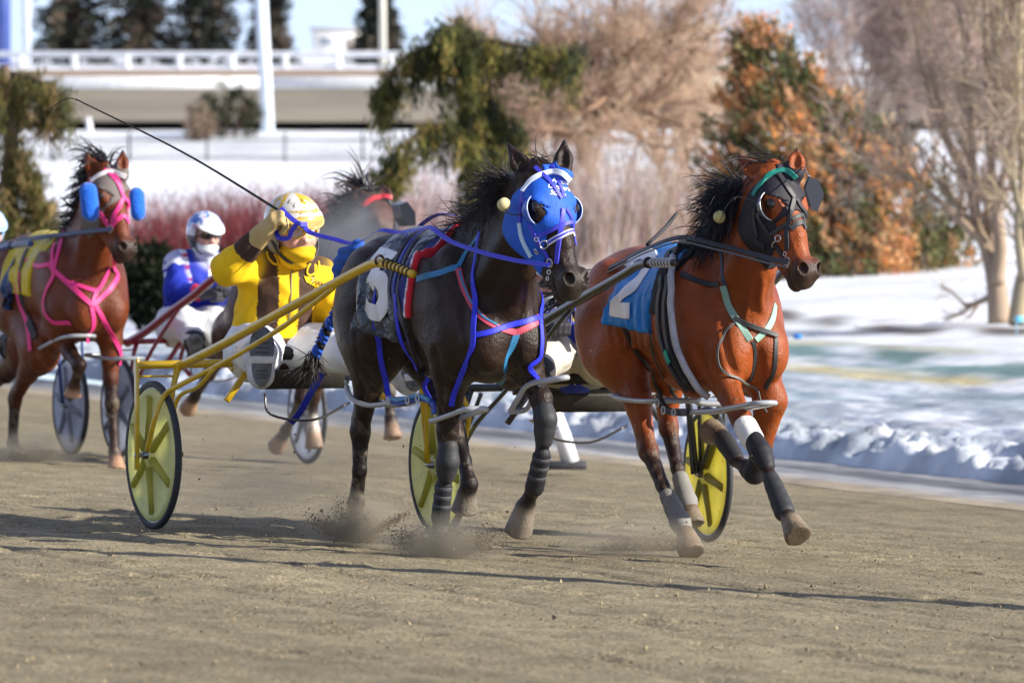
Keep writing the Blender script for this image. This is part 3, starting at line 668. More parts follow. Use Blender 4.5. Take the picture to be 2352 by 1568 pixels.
# red dogwood: upright stems
def dogwood(label, u, Y, H, Wd, cols, n, group, vb=None):
    b = base(u, Y) if vb is None else at(u, vb, Y); c = MB()
    a = rng.uniform(0, 6.28, n); r0 = rng.uniform(0, .5, n) * Wd; x, y = np.cos(a) * r0, np.sin(a) * r0
    L = H * rng.uniform(.55, 1.05, n); D = np.stack([x / Wd * .7 + .12 * rng.normal(size=n), y / Wd * .7 + .12 * rng.normal(size=n), np.ones(n)], 1); D /= np.linalg.norm(D, axis=1)[:, None]
    C = np.stack([x, y, 0 * x], 1) + D * L[:, None] / 2
    ci = rng.integers(len(cols), size=n); cards(c, C, D, L, .018, np.array(cols)[ci] * rng.uniform(.7, 1.25, (n, 1)))
    n2 = n * 4; i = rng.integers(n, size=n2); f = rng.uniform(.35, 1, n2)
    st = np.stack([x, y, 0 * x], 1)[i] + D[i] * (L[i] * f)[:, None]; D2 = D[i] + .55 * rng.normal(size=(n2, 3)); D2 /= np.linalg.norm(D2, axis=1)[:, None]; L2 = H * .22 * rng.uniform(.4, 1, n2)
    cards(c, st + D2 * L2[:, None] / 2, D2, L2, .010, np.array(cols)[ci[i]] * rng.uniform(.7, 1.3, (n2, 1)))
    return plant('dogwood_bush', label, 'shrub', b, None, c, group, 'stems')
RED = [(.22, .025, .032), (.27, .05, .055), (.16, .022, .03), (.34, .15, .14), (.15, .05, .05)]
PALE = [(.55, .43, .41), (.45, .30, .29), (.62, .55, .54), (.40, .22, .21), (.38, .28, .22)]
TAN = [(.42, .32, .22), (.34, .25, .17), (.5, .42, .33), (.26, .18, .13)]
for i in range(11):
    u = 318 + i * 49 + rng.uniform(-8, 8)
    dogwood('red-stemmed leafless dogwood in the row behind the two middle drivers', u, 92 + rng.uniform(-4, 4), 1.7 * rng.uniform(.85, 1.1), .8, RED, 300, 'red dogwood bushes in a row')
for i, u in enumerate((905, 960, 1015, 1180)):
    dogwood('pale pinkish twiggy bush under the weeping conifer', u, 90 + rng.uniform(-4, 4), 1.9 * rng.uniform(.85, 1.1), .8, PALE, 240, 'pale twiggy bushes under the weeping conifer')
for i in range(7):
    dogwood('tan twiggy leafless bush below the round-headed bare tree', 1250 + i * 62 + rng.uniform(-12, 12), 93 + rng.uniform(-5, 5), 1.7 * rng.uniform(.8, 1.25), .9, TAN + PALE[:3], 190, 'tan bushes below the bare tree')
for i in range(6):
    dogwood('rust-tinged scrub at the foot of the mottled conifer', 1830 + i * 68, 88 + rng.uniform(-3, 3), .8 * rng.uniform(.8, 1.2), .8, [(.38, .17, .07), (.3, .2, .1), (.1, .1, .04)], 90, 'scrub at the foot of the mottled conifer')
# big bare tree with a dense round head
b = base(1355, 96); t, c = MB(), MB(); zt = lambda u, v: at(u, v, 96) - b
t.tube(spline([(0, 0, -.2), zt(1356, 470), zt(1350, 380), zt(1335, 310)]), np.linspace(.19, .14, 25), 10, (.20, .13, .085))
for i in range(8):
    a = i * .785 + rng.uniform(-.2, .2); branches(t, c, zt(1338, 318), (1.2 * math.cos(a) + .25, 1.0 * math.sin(a), rng.uniform(.25, .9)), rng.uniform(1.2, 1.9), .085, 3, .6, .10, (.24, .155, .10), .5, (.54, .39, .28), .013, (3, 5))
plant('bare_tree', 'round-headed leafless tan tree with a single brown trunk behind the two lead horses', 'tree', b, t, c)
b = base(1560, 108); t, c = MB(), MB()
for i in range(4):
    a = rng.uniform(0, 6.28); branches(t, c, (0, 0, .3), (.5 * math.cos(a), .5 * math.sin(a), 1), rng.uniform(1.6, 2.6), .07, 3, .5, .2, (.32, .21, .14), .55, (.56, .42, .31), .013, (3, 4))
t.tube([(0, 0, -.3), (0, 0, .5)], .16, 8, (.2, .14, .1))
plant('bare_tree', 'paler tan leafless tree between the round-headed tree and the mottled conifer', 'tree', b, t, c)
# multi-stemmed bare trees at the right
def stems(label, b, Y, paths, col, tw=(.44, .34, .27), n2=1):
    t, c = MB(), MB()
    for P in paths:
        dy = rng.uniform(-.5, .5); Q = spline([at(u, v, Y + dy * min(i / 3, 1)) - b for i, (u, v, r_) in enumerate(P)], 6); R = np.interp(np.linspace(0, len(P) - 1, len(Q)), range(len(P)), [p[2] for p in P])
        t.tube(Q, R, 9, np.asarray(col) * rng.uniform(.85, 1.15))
        for i in range(6, len(Q), 2):
            d = unit(Q[min(i + 1, len(Q) - 1)] - Q[i - 1])
            branches(t, c, Q[i], d + .7 * rng.normal(size=3), rng.uniform(.5, 1.1), R[i] * .4, 1, .55, .25, np.asarray(col) * 1.05, .4, tw, .011, (2, 4))
    return plant('bare_tree', label, 'tree', b, t, c)
stems('grey-brown leafless tree with a forked trunk rising from the snow mound', base(2296, 70), 70,
      [[(2296, 745, .135), (2290, 660, .12), (2275, 590, .10), (2245, 510, .07), (2225, 420, .055), (2180, 330, .04), (2140, 230, .03), (2110, 120, .02), (2100, 20, .012)],
       [(2290, 650, .09), (2298, 560, .08), (2280, 430, .06), (2272, 300, .05), (2268, 150, .04), (2262, -20, .03)],
       [(2262, 560, .06), (2200, 500, .05), (2130, 440, .03), (2060, 395, .02)],
       [(2275, 480, .05), (2310, 390, .045), (2330, 250, .035), (2325, 80, .03), (2320, -30, .02)],
       [(2245, 500, .05), (2235, 380, .045), (2225, 240, .04), (2215, 100, .03), (2195, -30, .02)]], (.34, .26, .19))
stems('yellow-mossed leafless tree cut off by the right edge on the snow mound', base(2340, 69), 69,
      [[(2338, 745, .12), (2352, 650, .11), (2375, 560, .09), (2390, 400, .07), (2380, 200, .05), (2370, 0, .04)],
       [(2352, 640, .07), (2340, 520, .06), (2350, 400, .05), (2340, 230, .04), (2345, 60, .03), (2340, -40, .02)],
       [(2370, 560, .06), (2335, 450, .04), (2300, 330, .03), (2290, 180, .025), (2296, 0, .02)]], (.36, .295, .19))
b = base(2120, 118); t, c = MB(), MB()
for i in range(10):
    a = rng.uniform(0, 6.28); branches(t, c, (rng.uniform(-1.6, 1.9), rng.uniform(-1, 1), .2), (.3 * math.cos(a), .3 * math.sin(a), 1), rng.uniform(2, 2.8), .06, 3, .42, .3, (.34, .26, .21), .6, (.52, .40, .34), .018, (3, 5))
plant('bare_thicket', 'misty thicket of thin leafless trees behind the mottled conifer, upper right', 'trees', b, t, c)
r = root('marker_flag', 'tiny pale blue flag at the foot of the mossy tree', 'flag', at(2335, 752, 66))
m = MB(); m.tube([(0, 0, -.1), (0, 0, .12)], .008, 5, (.3, .5, .6)); m.build('stick', M['plastic'], r)
m = MB(); m.box((.03, 0, .09), .09, .02, .07, col=(.2, .6, .8)); m.build('cloth', M['cloth'], r)
r = root('blue_marker', 'bright blue cap lying on the snow right of the lead horse', 'marker', at(1832, 773, 63))
m = MB(); m.ball((0, 0, 0), (.055, .055, .03), (.02, .2, .6)); m.build('cap', M['plastic'], r)
# ================================================================== horses
def lerp3(a, b, t): return np.asarray(a) * (1 - t[:, None]) + np.asarray(b) * t[:, None]
class Head:
    def __init__(s, poll, yaw, pitch, L=.60, roll=0):
        y, p = rad(yaw), rad(pitch); s.o = np.asarray(poll); s.k = L / .60; s.sc = np.array([1, 1.17, 1.04])
        f = np.array([math.cos(y) * math.cos(p), math.sin(y) * math.cos(p), -math.sin(p)]); l = np.array([-math.sin(y), math.cos(y), 0])
        u = np.cross(f, l); r = rad(roll); l, u = l * math.cos(r) + u * math.sin(r), u * math.cos(r) - l * math.sin(r)
        s.R = np.stack([f, l, u], 1)
    def W(s, P): return (np.asarray(P, float) * s.k * s.sc) @ s.R.T + s.o
    def L(s, P): return ((np.asarray(P) - s.o) @ s.R) / s.k / s.sc
def head_sdf(S, H, coat, dark, muz):
    k = H.k; W = H.W; R = H.R; l = R[:, 1]
    def face(P):
        q = H.L(P); t = np.clip((q[:, 0] - .44) / .10, 0, 1); c = lerp3(coat, muz, t)
        e = np.exp(-(((q[:, 0] - .19) / .040) ** 2 + ((q[:, 2] + .042) / .030) ** 2)) * .7 * (np.abs(q[:, 1]) > .05)
        nn = np.exp(-(((q[:, 0] - .553) / .032) ** 2 + ((np.abs(q[:, 1]) - .042) / .016) ** 2 + ((q[:, 2] + .022) / .024) ** 2)) * .9; e = np.maximum(e, nn); return c * (1 - e[:, None]) + np.asarray(dark) * .4 * e[:, None]
    E = lambda c, r, kk=.04, col=face: S.ell(W(c), np.array(r) * k * H.sc, R, kk * k, col)
    Cp = lambda a, b, ra, rb, kk=.03, fl=None, col=face: S.cap(W(a), W(b), ra * k * 1.10, rb * k * 1.10, kk * k, col, l if fl else None, fl or 1)
    E((.09, 0, -.085), (.13, .088, .10))                      # skull
    Cp((.14, 0, -.085), (.50, 0, -.078), .098, .056, .05, .86)      # face wedge
    Cp((.12, 0, -.02), (.36, 0, -.025), .030, .022, .06)            # flat forehead and bridge
    Cp((.13, .055, -.035), (.22, .06, -.035), .045, .035, .05); Cp((.13, -.055, -.035), (.22, -.06, -.035), .045, .035, .05)
    for sgn in (1, -1):
        E((.185, .050 * sgn, -.165), (.140, .042, .125), .05)         # cheek plate
        E((.175, .086 * sgn, -.020), (.044, .026, .026), .03)        # brow
        Cp((.22, .083 * sgn, -.10), (.36, .058 * sgn, -.092), .016, .010, .03)   # facial crest
        Cp((.22, .03 * sgn, -.22), (.50, .022 * sgn, -.145), .045, .028, .05)    # jaw bar
        E((.535, .040 * sgn, -.040), (.052, .026, .042), .02)        # nostril flare
        S.ell(W((.19, .110 * sgn, -.040)), np.array((.030, .016, .018)) * k * H.sc, R, .012 * k, None, 1)
    E((.545, 0, -.085), (.062, .055, .068), .04)                    # muzzle
    E((.585, 0, -.105), (.030, .048, .036), .03)                    # upper lip
    E((.560, 0, -.160), (.042, .036, .028), .025)                   # lower lip and chin
    S.fnp(lambda P: (lambda q: np.maximum(np.abs(q[:, 2] + .136 + (q[:, 0] - .58) * .35) - .004, np.abs(q[:, 0] - .60) - .10) * k)(H.L(P)), W((.6, 0, -.13)) - .14 * k, W((.6, 0, -.13)) + .14 * k, .012 * k, None, 1)
    for sgn in (1, -1):
        S.ell(W((.555, .044 * sgn, -.016)), np.array((.038, .021, .026)) * k, R @ np.array([[.85, 0, -.52], [0, 1, 0], [.52, 0, .85]]), .008 * k, None, 1)
    return S
BLK = (.012, .010, .009)
def horse(name, label, fr, headp, ears, legs, coat, leg_dark, hoofc, muz, dark=BLK, k=1.0, h=.011, neck=None, group=None, socks=None, lines=()):
    r = root(name, label, 'horse', fr, group); S = Sdf(); coat = np.asarray(coat); dark = np.asarray(dark); muz = np.asarray(muz)
    def body(P):
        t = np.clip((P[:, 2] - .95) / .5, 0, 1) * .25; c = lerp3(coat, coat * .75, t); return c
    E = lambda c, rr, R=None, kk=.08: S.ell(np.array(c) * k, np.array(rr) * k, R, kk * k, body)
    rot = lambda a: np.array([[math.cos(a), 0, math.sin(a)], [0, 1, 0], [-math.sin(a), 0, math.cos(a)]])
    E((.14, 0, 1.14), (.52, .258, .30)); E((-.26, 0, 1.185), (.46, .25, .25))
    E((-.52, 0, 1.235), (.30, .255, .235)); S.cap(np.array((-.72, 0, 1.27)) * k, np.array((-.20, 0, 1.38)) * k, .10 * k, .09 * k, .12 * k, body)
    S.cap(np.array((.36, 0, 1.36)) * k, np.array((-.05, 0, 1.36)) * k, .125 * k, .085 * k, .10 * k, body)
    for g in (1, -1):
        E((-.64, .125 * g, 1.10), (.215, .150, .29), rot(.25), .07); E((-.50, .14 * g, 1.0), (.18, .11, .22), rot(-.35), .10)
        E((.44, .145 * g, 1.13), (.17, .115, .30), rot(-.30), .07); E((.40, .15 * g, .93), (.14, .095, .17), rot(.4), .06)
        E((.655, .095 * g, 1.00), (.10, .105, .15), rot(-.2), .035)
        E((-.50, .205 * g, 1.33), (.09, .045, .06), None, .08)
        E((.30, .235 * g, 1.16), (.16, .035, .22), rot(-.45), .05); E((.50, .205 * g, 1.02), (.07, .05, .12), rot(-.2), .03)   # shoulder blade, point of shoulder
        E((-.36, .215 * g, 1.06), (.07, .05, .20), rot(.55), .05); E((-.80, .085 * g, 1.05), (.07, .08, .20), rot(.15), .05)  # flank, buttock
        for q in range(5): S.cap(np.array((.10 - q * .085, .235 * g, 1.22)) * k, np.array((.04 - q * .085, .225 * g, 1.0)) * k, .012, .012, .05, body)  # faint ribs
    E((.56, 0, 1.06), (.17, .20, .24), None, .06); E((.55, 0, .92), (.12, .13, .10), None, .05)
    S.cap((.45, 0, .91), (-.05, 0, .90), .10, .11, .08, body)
    hp, yaw, pit, hl = headp[:4]; H = Head(hp, yaw, pit, hl, headp[4] if len(headp) > 4 else 0)
    thr = H.W((.06, 0, -.115)); wi = np.array((.36, 0, 1.20)) * k
    NP = neck if neck is not None else [wi, wi * .48 + thr * .52 + np.array((.03, 0, .0)), wi * .18 + thr * .82 + np.array((0, 0, .01)), thr]
    S.chain(NP, [.275 * k, .185 * k, .138 * k, .112 * k], .06, body, (0, 1, 0), [.58, .50, .52, .68])
    crest = [np.array((.20, 0, 1.40)) * k, NP[1] + np.array((-.08, 0, .135)), NP[2] + np.array((-.05, 0, .105)), H.W((-.015, 0, -.03))]
    S.chain(crest, [.09 * k, .05, .045, .05], .06, body)
    for g in (1, -1):                                             # throat and neck muscle
        S.chain([NP[0] + (.16, .10 * g, -.02), NP[1] + (.07, .062 * g, -.05), H.W((.10, .04 * g, -.19))], [.07, .05, .035], .05, body)
    S.chain([NP[0] + (.25, 0, -.10), NP[1] + (.125, 0, -.10), H.W((.14, 0, -.20))], [.085, .05, .04], .05, body)
    head_sdf(S, H, coat, dark, muz)
    for (bp, tp) in ears:                                         # each ear: base and tip
        bp, tp = np.asarray(bp), np.asarray(tp); ax = tp - bp; L = np.linalg.norm(ax); fw = unit(-CO * 0 + (fr.ray(0, 0)[0] - bp)); sd = unit(np.cross(ax, fw)); fw2 = unit(np.cross(sd, ax))
        mid = bp + ax * .42 - fw2 * .01
        earc = lambda P, bp=bp, ax=ax, L=L: lerp3(coat, dark, np.clip(((P - bp) @ ax / L ** 2 - .55) / .4, 0, 1) * .8)
        tp = tp + ax * .06; S.cap(bp - ax * .12, mid, .040, .043, .03, earc); S.cap(mid, tp, .042, .005, .012, earc)
        S.cap(bp + ax * .22 + fw2 * .036, bp + ax * .78 + fw2 * .020, .030, .011, .012, None, op=1)
    feet = {}
    for nm, jt in legs.items():
        g = -1 if nm[1] == 'r' else 1; J = [np.asarray(j) for j in jt]; lc = np.asarray(leg_dark); hc = np.asarray(hoofc)
        sock = (socks or {}).get(nm)
        top = lambda P: lerp3(coat * .55 + lc * .45, coat, np.clip((P[:, 2] - .50) / .2, 0, 1))
        if nm[0] == 'f':
            E0_, A, K, C, Ft, P_, Hf = J; sh = np.array((.42, .15 * g, 1.0)) * k
            S.cap(sh, E0_, .125 * k, .080 * k, .05, top, (0, 1, 0), .82); S.cap(E0_, A, .076 * k, .047 * k, .04, top)
            S.cap(E0_ + (.03, .02 * g, -.02), E0_ * .5 + A * .5 + (.015, .012 * g, 0), .045, .03, .03, top)
            S.cap(A, K, .046 * k, .043 * k, .03, lc); S.ell(K, (.046, .042, .050), None, .02, lc); S.cap(K, C, .040 * k, .029 * k, .025, lc); S.cap(C, Ft, .0285 * k, .033 * k, .02, lc)
            ax = unit(Ft - K); bk = unit(np.cross(np.array([0, 1.0, 0]), ax)); bk = bk if bk[0] < 0 else -bk
            S.cap(K * .8 + Ft * .2 + bk * .018, Ft + bk * .016, .014, .017, .015, lc)
        else:
            St, G, HK, C, Ft, P_, Hf = J; hip = np.array((-.56, .13 * g, 1.12)) * k
            S.cap(hip, St, .19 * k, .150 * k, .08, top, (0, 1, 0), .75); S.cap(St, G, .150 * k, .082 * k, .08, top, (0, 1, 0), .72); S.cap(G, HK, .072 * k, .045 * k, .04, top, (0, 1, 0), .80)
            ax = unit(Ft - HK); up = unit(G - HK); bk = unit(-(unit(Ft - HK) + up)); bk = bk if np.linalg.norm(ax + up) > .05 else np.array([-1.0, 0, 0])
            S.ell(HK, (.050, .040, .052), None, .02, lc * .5 + coat * .5); pt = HK + bk * .052 + up * .05; S.cap(HK + bk * .015, pt, .036, .024, .025, top); S.cap(pt, G + bk * .05, .018, .02, .04, top)
            S.cap(HK, C, .043 * k, .032 * k, .025, lc); S.cap(C, Ft, .031 * k, .036 * k, .02, lc)
            bk2 = unit(np.cross(np.array([0, 1.0, 0]), ax)); bk2 = bk2 if bk2[0] < 0 else -bk2
            S.cap(HK * .8 + Ft * .2 + bk2 * .018, Ft + bk2 * .018, .015, .018, .015, lc)
        fc = np.asarray(sock) if sock is not None else lc
        S.ell(Ft, (.041, .037, .041), None, .02, fc); S.cap(Ft, P_, .034 * k, .033 * k, .018, fc)
        ax = unit(Hf - P_); S.ell(P_, (.045, .043, .030), None, .02, fc)
        def hoof(P, a=P_, b=Hf, ax=ax):
            q = P - a; t = np.clip(q @ ax / np.linalg.norm(b - a), 0, 1.4); d = np.linalg.norm(q - (t * np.linalg.norm(b - a))[:, None] * ax, axis=1) - (.044 + .022 * t)
            return np.maximum(np.maximum(d, (P - b) @ ax), -(q @ ax) - .0)
        S.fnp(hoof, np.minimum(P_, Hf) - .085, np.maximum(P_, Hf) + .085, .008, lambda P, a=P_, b=Hf: lerp3(hc * 1.25, hc * .7, np.clip(((P - a) @ (b - a)) / ((b - a) @ (b - a)), 0, 1)))
        feet[nm] = (P_, Hf, Ft, C, J)
    if lines:                                                     # veins (raised) and muscle creases (cut) over the first rough surface
        V, Q = S.mesh(.017); s0 = Surf(V, Q, fr)
        for pts, rr, cut in lines:
            D, N = s0.path(pts, 4, 0)
            for i in range(len(D) - 1):
                w0, w1 = [math.sin(math.pi * (j + .6) / (len(D) + .2)) ** .5 for j in (i, i + 1)]
                if cut: S.cap(D[i] + N[i] * rr * (1.25 - .55 * w0), D[i + 1] + N[i + 1] * rr * (1.25 - .55 * w1), rr, rr, rr * 1.6, None, op=1)
                else: S.cap(D[i] - N[i] * rr * (.8 - .7 * w0), D[i + 1] - N[i + 1] * rr * (.8 - .7 * w1), rr, rr, rr * 1.5, body)
    def soil(V, C):                                               # dried dirt thrown on legs and belly, patchy sweat in the coat
        n = fbm(V[:, 0] * 38 + V[:, 1] * 21, V[:, 2] * 34 + V[:, 1] * 17, 3, 77); n2 = fbm(V[:, 0] * 5 + 3, V[:, 2] * 6 + V[:, 1] * 7, 3, 78)
        k = np.clip((n - .50) * 7, 0, 1) * np.clip((1.0 - V[:, 2]) / .8, 0, 1) * .55; C = C * (.78 + .5 * n2)[:, None]
        return C * (1 - k[:, None]) + np.array((.20, .16, .11)) * k[:, None]
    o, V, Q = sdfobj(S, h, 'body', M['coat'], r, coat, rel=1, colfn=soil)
    sf_ = Surf(V, Q, fr)
    for g in (1, -1):
        q, nn = sf_.near(H.W((.19, .125 * g, -.040))); m = MB(); m.ball(q - nn * .012, np.array((.028, .022, .023)) * H.k, k=16, R=H.R); m.build('eye', M['eye'], r)
    return dict(root=r, S=S, H=H, V=V, Q=Q, fr=fr, surf=Surf(V, Q, fr), feet=feet, NP=NP, crest=crest, coat=coat, k=k)
def L7(fr, b, pts): return [fr.pb(u, v, b) for (u, v) in pts]
# --- number five: near-black horse in the blue hood
O5 = (-.30, 28.0); F5 = Frame((*O5, float(zg(*O5))), 24)
h5 = horse('horse', 'near-black pacing horse in a bright blue hood and black number five cloth', F5,
    (F5.pb(1252, 392, 0), 15, 62, .575), [(F5.pb(1208, 400, -.07), F5.pb(1167, 331, -.12)), (F5.pb(1293, 392, .07), F5.pb(1296, 323, .09))],
    dict(fr=L7(F5, -.13, [(1040, 850), (1028, 985), (1026, 1060), (1019, 1120), (1012, 1186), (1011, 1220), (1011, 1262)]),
         fl=L7(F5, .13, [(1205, 840), (1243, 915), (1250, 962), (1244, 1050), (1228, 1118), (1208, 1158), (1190, 1222)]),
         hr=L7(F5, -.14, [(862, 785), (846, 880), (828, 990), (826, 1080), (818, 1152), (816, 1190), (816, 1238)]),
         hl=L7(F5, .14, [(985, 780), (1010, 900), (1040, 985), (1066, 1055), (1078, 1112), (1072, 1130), (1066, 1176)])),
    (.022, .011, .0068), (.012, .008, .007), (.18, .15, .115), (.032, .024, .019), h=.0088, lines=[([(1215, 640), (1205, 700), (1195, 750)], .009, 0), ([(1285, 575), (1296, 612)], .005, 0), ([(1226, 862), (1238, 902)], .006, 0), ([(860, 820), (848, 880), (838, 940)], .007, 0), ([(1178, 800), (1172, 850), (1166, 892)], .018, 1), ([(1078, 640), (1062, 720), (1074, 800), (1060, 862)], .014, 1), ([(1000, 800), (1010, 860), (1028, 898)], .014, 1), ([(890, 720), (902, 790)], .014, 1), ([(822, 680), (815, 760), (826, 830)], .011, 1), ([(1232, 640), (1228, 690), (1236, 735)], .010, 1)])
# --- number two: bay
O2 = (.845, 29.2); F2 = Frame((*O2, float(zg(*O2))), 24)
h2 = horse('horse', 'bright bay pacing horse in a black hood and blue number two cloth', F2,
    (F2.pb(1786, 390, 0), 14, 60, .56), [(F2.pb(1745, 402, -.07), F2.pb(1694, 357, -.13)), (F2.pb(1826, 392, .07), F2.pb(1831, 342, .09))],
    dict(fr=L7(F2, -.13, [(1655, 860), (1702, 960), (1745, 1040), (1768, 1092), (1800, 1170), (1815, 1192), (1834, 1232)]),
         fl=L7(F2, .13, [(1768, 915), (1748, 1035), (1730, 1086), (1695, 1060), (1666, 1014), (1656, 1000), (1632, 990)]),
         hr=L7(F2, -.14, [(1432, 810), (1464, 915), (1490, 1035), (1522, 1115), (1562, 1198), (1574, 1222), (1590, 1270)]),
         hl=L7(F2, .14, [(1500, 800), (1532, 900), (1536, 980), (1556, 1075), (1578, 1152), (1583, 1168), (1590, 1205)])),
    (.25, .055, .011), (.024, .012, .009), (.20, .15, .10), (.05, .030, .022), h=.0088, lines=[([(1752, 640), (1748, 668), (1745, 695), (1752, 716)], .011, 0), ([(1735, 600), (1722, 680), (1712, 732)], .008, 0), ([(1812, 525), (1820, 560), (1830, 585)], .0055, 0), ([(1790, 525), (1800, 560), (1812, 588)], .005, 0), ([(1690, 870), (1705, 920), (1718, 962)], .007, 0), ([(1440, 880), (1462, 925), (1478, 985)], .007, 0), ([(1565, 885), (1525, 845), (1480, 805)], .007, 0), ([(1738, 800), (1742, 840), (1748, 890)], .018, 1), ([(1600, 800), (1622, 860), (1650, 906)], .014, 1), ([(1668, 660), (1660, 740), (1672, 820), (1690, 862)], .014, 1), ([(1440, 760), (1475, 820), (1498, 868)], .014, 1), ([(1398, 700), (1408, 780), (1430, 850)], .012, 1), ([(1702, 742), (1722, 795)], .012, 1), ([(1770, 690), (1762, 740)], .012, 1)])
# ================================================================== tack
def shell(hh, name, region, lo, hi, off, h, matr, col, parent=None, rel=1, offn=None, colfn=None):
    lo, hi = np.asarray(lo, float), np.asarray(hi, float); n = np.ceil((hi - lo) / h).astype(int) + 1
    G = lo + h * np.stack(np.meshgrid(*[np.arange(k) for k in n], indexing='ij'), -1).reshape(-1, 3)
    R = region(G); D = np.full(len(G), .3); m = R < .03
    D[m] = hh['S'].dist(G[m]); D = np.where(D < 8, D, .3)
    o_ = off if offn is None else off + offn(G)
    E = np.maximum(np.maximum(D - o_, R), -(D + .03)).reshape(n).astype(np.float32)
    E[[0, -1]] = .1; E[:, [0, -1]] = .1; E[:, :, [0, -1]] = .1
    V, Q = nets(E, lo, h); V = relax(V, Q, rel)
    C = np.ones((len(V), 3)) * np.asarray(col)
    if colfn is not None: C = colfn(V, C)
    o = mk(name, V, Q, None, matr, parent if parent is not None else hh['root'], C)
    return o, V, Q
def head_shell(hh, name, color, xfront, xcheek, matr, hole=.052, off=.006):
    H = hh['H']; c = H.W((.17, 0, -.1))
    def reg(P):
        q = H.L(P); x, y, z = q.T
        fr_ = np.where(z > -.055, xfront + np.abs(y) * .4, xfront + .04 + (xcheek - xfront - .04) * np.clip((-.055 - z) / .11, 0, 1))
        back = np.maximum(-.02 + np.clip(-.04 - z, 0, .3) * .62, -.31 - z + x)
        r = np.maximum(x - fr_, back - x)
        e = 9.0
        for g in (1, -1): e = np.minimum(e, np.sqrt(((x - .195) / 1.05) ** 2 + ((z + .036) / .95) ** 2 + (np.maximum(.04 - y * g, 0) * 3) ** 2) - hole)
        ear = np.minimum(*[np.sqrt((x + .0) ** 2 + (y - .07 * g) ** 2) - .047 for g in (1, -1)])
        return np.maximum(np.maximum(r, -e), -ear)
    return shell(hh, name, reg, c - .30, c + .30, off, .0075, matr, color)
def cloth(hh, name, col, a0, a1, c0, off=.014, slope=.2, cs=.12, matr=None, folds=.006, h=.012, colfn=None, bmax=9):
    def reg(P):
        a, b, c = P.T; s = a - (c - 1.1) * slope
        return np.maximum(np.maximum(a0 - s, s - a1), (c0 - cs * (a - a0)) - c)
    fold = lambda P: folds * (np.sin(P[:, 0] * 55 + 3 * np.sin(P[:, 2] * 6)) * np.clip((1.42 - P[:, 2]) * 3, 0, 1) + .6 * np.sin(P[:, 0] * 23 + P[:, 2] * 14))
    k = hh['k']
    return shell(hh, name, reg, (a0 - .15, -.36, c0 - .15), (a1 + .2, .36, 1.62), off, h, matr or M['vinyl'], col, offn=fold if folds else None, colfn=colfn)
def hopple(mb, hh, pts, b, back=(0, .17, 0), r=.0130, col=(.33, .34, .36), lift=.02):
    fr, sf = hh['fr'], hh['surf']; P = []
    for (u, v) in pts: P.append(fr.pb(u, v, b) )
    P = np.array(P); Bk = (P[::-1] + np.asarray(back))
    Q = spline(np.concatenate([P, Bk, P[:1]]), 6); mb.tube(Q, r, 8, col, caps=False); return P
def wrapobj(hh, name, pts, rs, col, matr, h=.008, side=None, k=.012, extra=None):
    S = Sdf(); S.chain([np.asarray(p, float) for p in pts], rs, k, col)
    if extra: extra(S)
    return sdfobj(S, h, name, matr, hh['root'], col)
def between(a, b, t): return np.asarray(a) * (1 - t) + np.asarray(b) * t
def digit(hh, name, strokes, w, col, off, sf=None):
    mb = MB(); sf = sf or hh['surf']
    for s in strokes: sf.strap(mb, s, w, col, .0018, off, 5)
    return mb.build(name, M['vinyl'], hh['root'])
def cups(hh, sides, col, R=.085, rim=(.7, .75, .9)):
    H = hh['H']
    for g, th0, th1 in sides:
        c = H.W((.185, .075 * g, -.036)); th = np.linspace(th0, th1, 9); ph = np.linspace(-1.45, 1.45, 15); V = []
        for t in th:                                           # patch behind and outside the eye, opening forward
            for p in ph:
                d = -math.cos(t) * math.cos(p) * np.array((.30, 0, .95)) + np.array((0, math.sin(t) * math.cos(p) * g, 0)) + math.sin(p) * np.array((-.95, 0, .30)); V.append(c + H.R @ (d * R * np.array((.95, 1, 1.0))))
        V = np.array(V); n, k = 9, 15; i = np.arange(n - 1)[:, None] * k + np.arange(k - 1)[None]
        Q = np.stack([i, i + 1, i + k + 1, i + k], -1).reshape(-1, 4)
        In = c + (V - c) * .96
        Q2 = Q[:, ::-1] + len(V); e = [k * a for a in range(n)] + [(n - 1) * k + b for b in range(1, k)] + [a * k + k - 1 for a in range(n - 2, -1, -1)] + list(range(k - 2, 0, -1))
        Q3 = [(e[a], e[(a + 1) % len(e)], e[(a + 1) % len(e)] + len(V), e[a] + len(V)) for a in range(len(e))]
        m = MB(); m.add(np.concatenate([V, In]), np.concatenate([Q, Q2, Q3]), None, col); m.tube(V[(n - 1) * k:], .0030, 6, rim); m.build('blinker_cup', M['plastic'], hh['root'])
def bit_rings(hh, sfc, pts):
    for (u, v, r) in pts: m_ = MB(); sfc.ring(m_, u, v, r, (.62, .6, .55), .014, .0028); m_.n and m_.build('bit_ring', M['chrome'], hh['root'])
def strands(name, hh, roots, dirs, n, ln, col, wv=.05, r0=.0035, grav=.25, seg=7, sprd=.35):
    mb = MB(); roots = np.asarray(roots)
    for i in range(n):
        f = rng.uniform(0, len(roots) - 1.001); j = int(f); p = between(roots[j], roots[j + 1], f - j) + rng.normal(size=3) * .012
        d = between(dirs[j], dirs[j + 1], f - j); d = unit(d + sprd * rng.normal(size=3)); L = rng.uniform(*ln); P = [p]; cv = rng.normal(size=3) * .5
        for s_ in range(seg):
            d = unit(d + cv * .22 + np.array((0, 0, -grav * (s_ / seg))) + rng.normal(size=3) * wv); P.append(P[-1] + d * L / seg)
        P = np.array(P); cl = np.asarray(col) * rng.uniform(.6, 2.2)
        mb.tube(spline(P, 2), np.interp(np.linspace(0, 1, 2 * seg + 1), [0, .3, 1], [r0 * .7, r0 * rng.uniform(.8, 1.8), .0006]), 4, cl, caps=False)
    return mb.build(name, M['hair'], hh['root'])
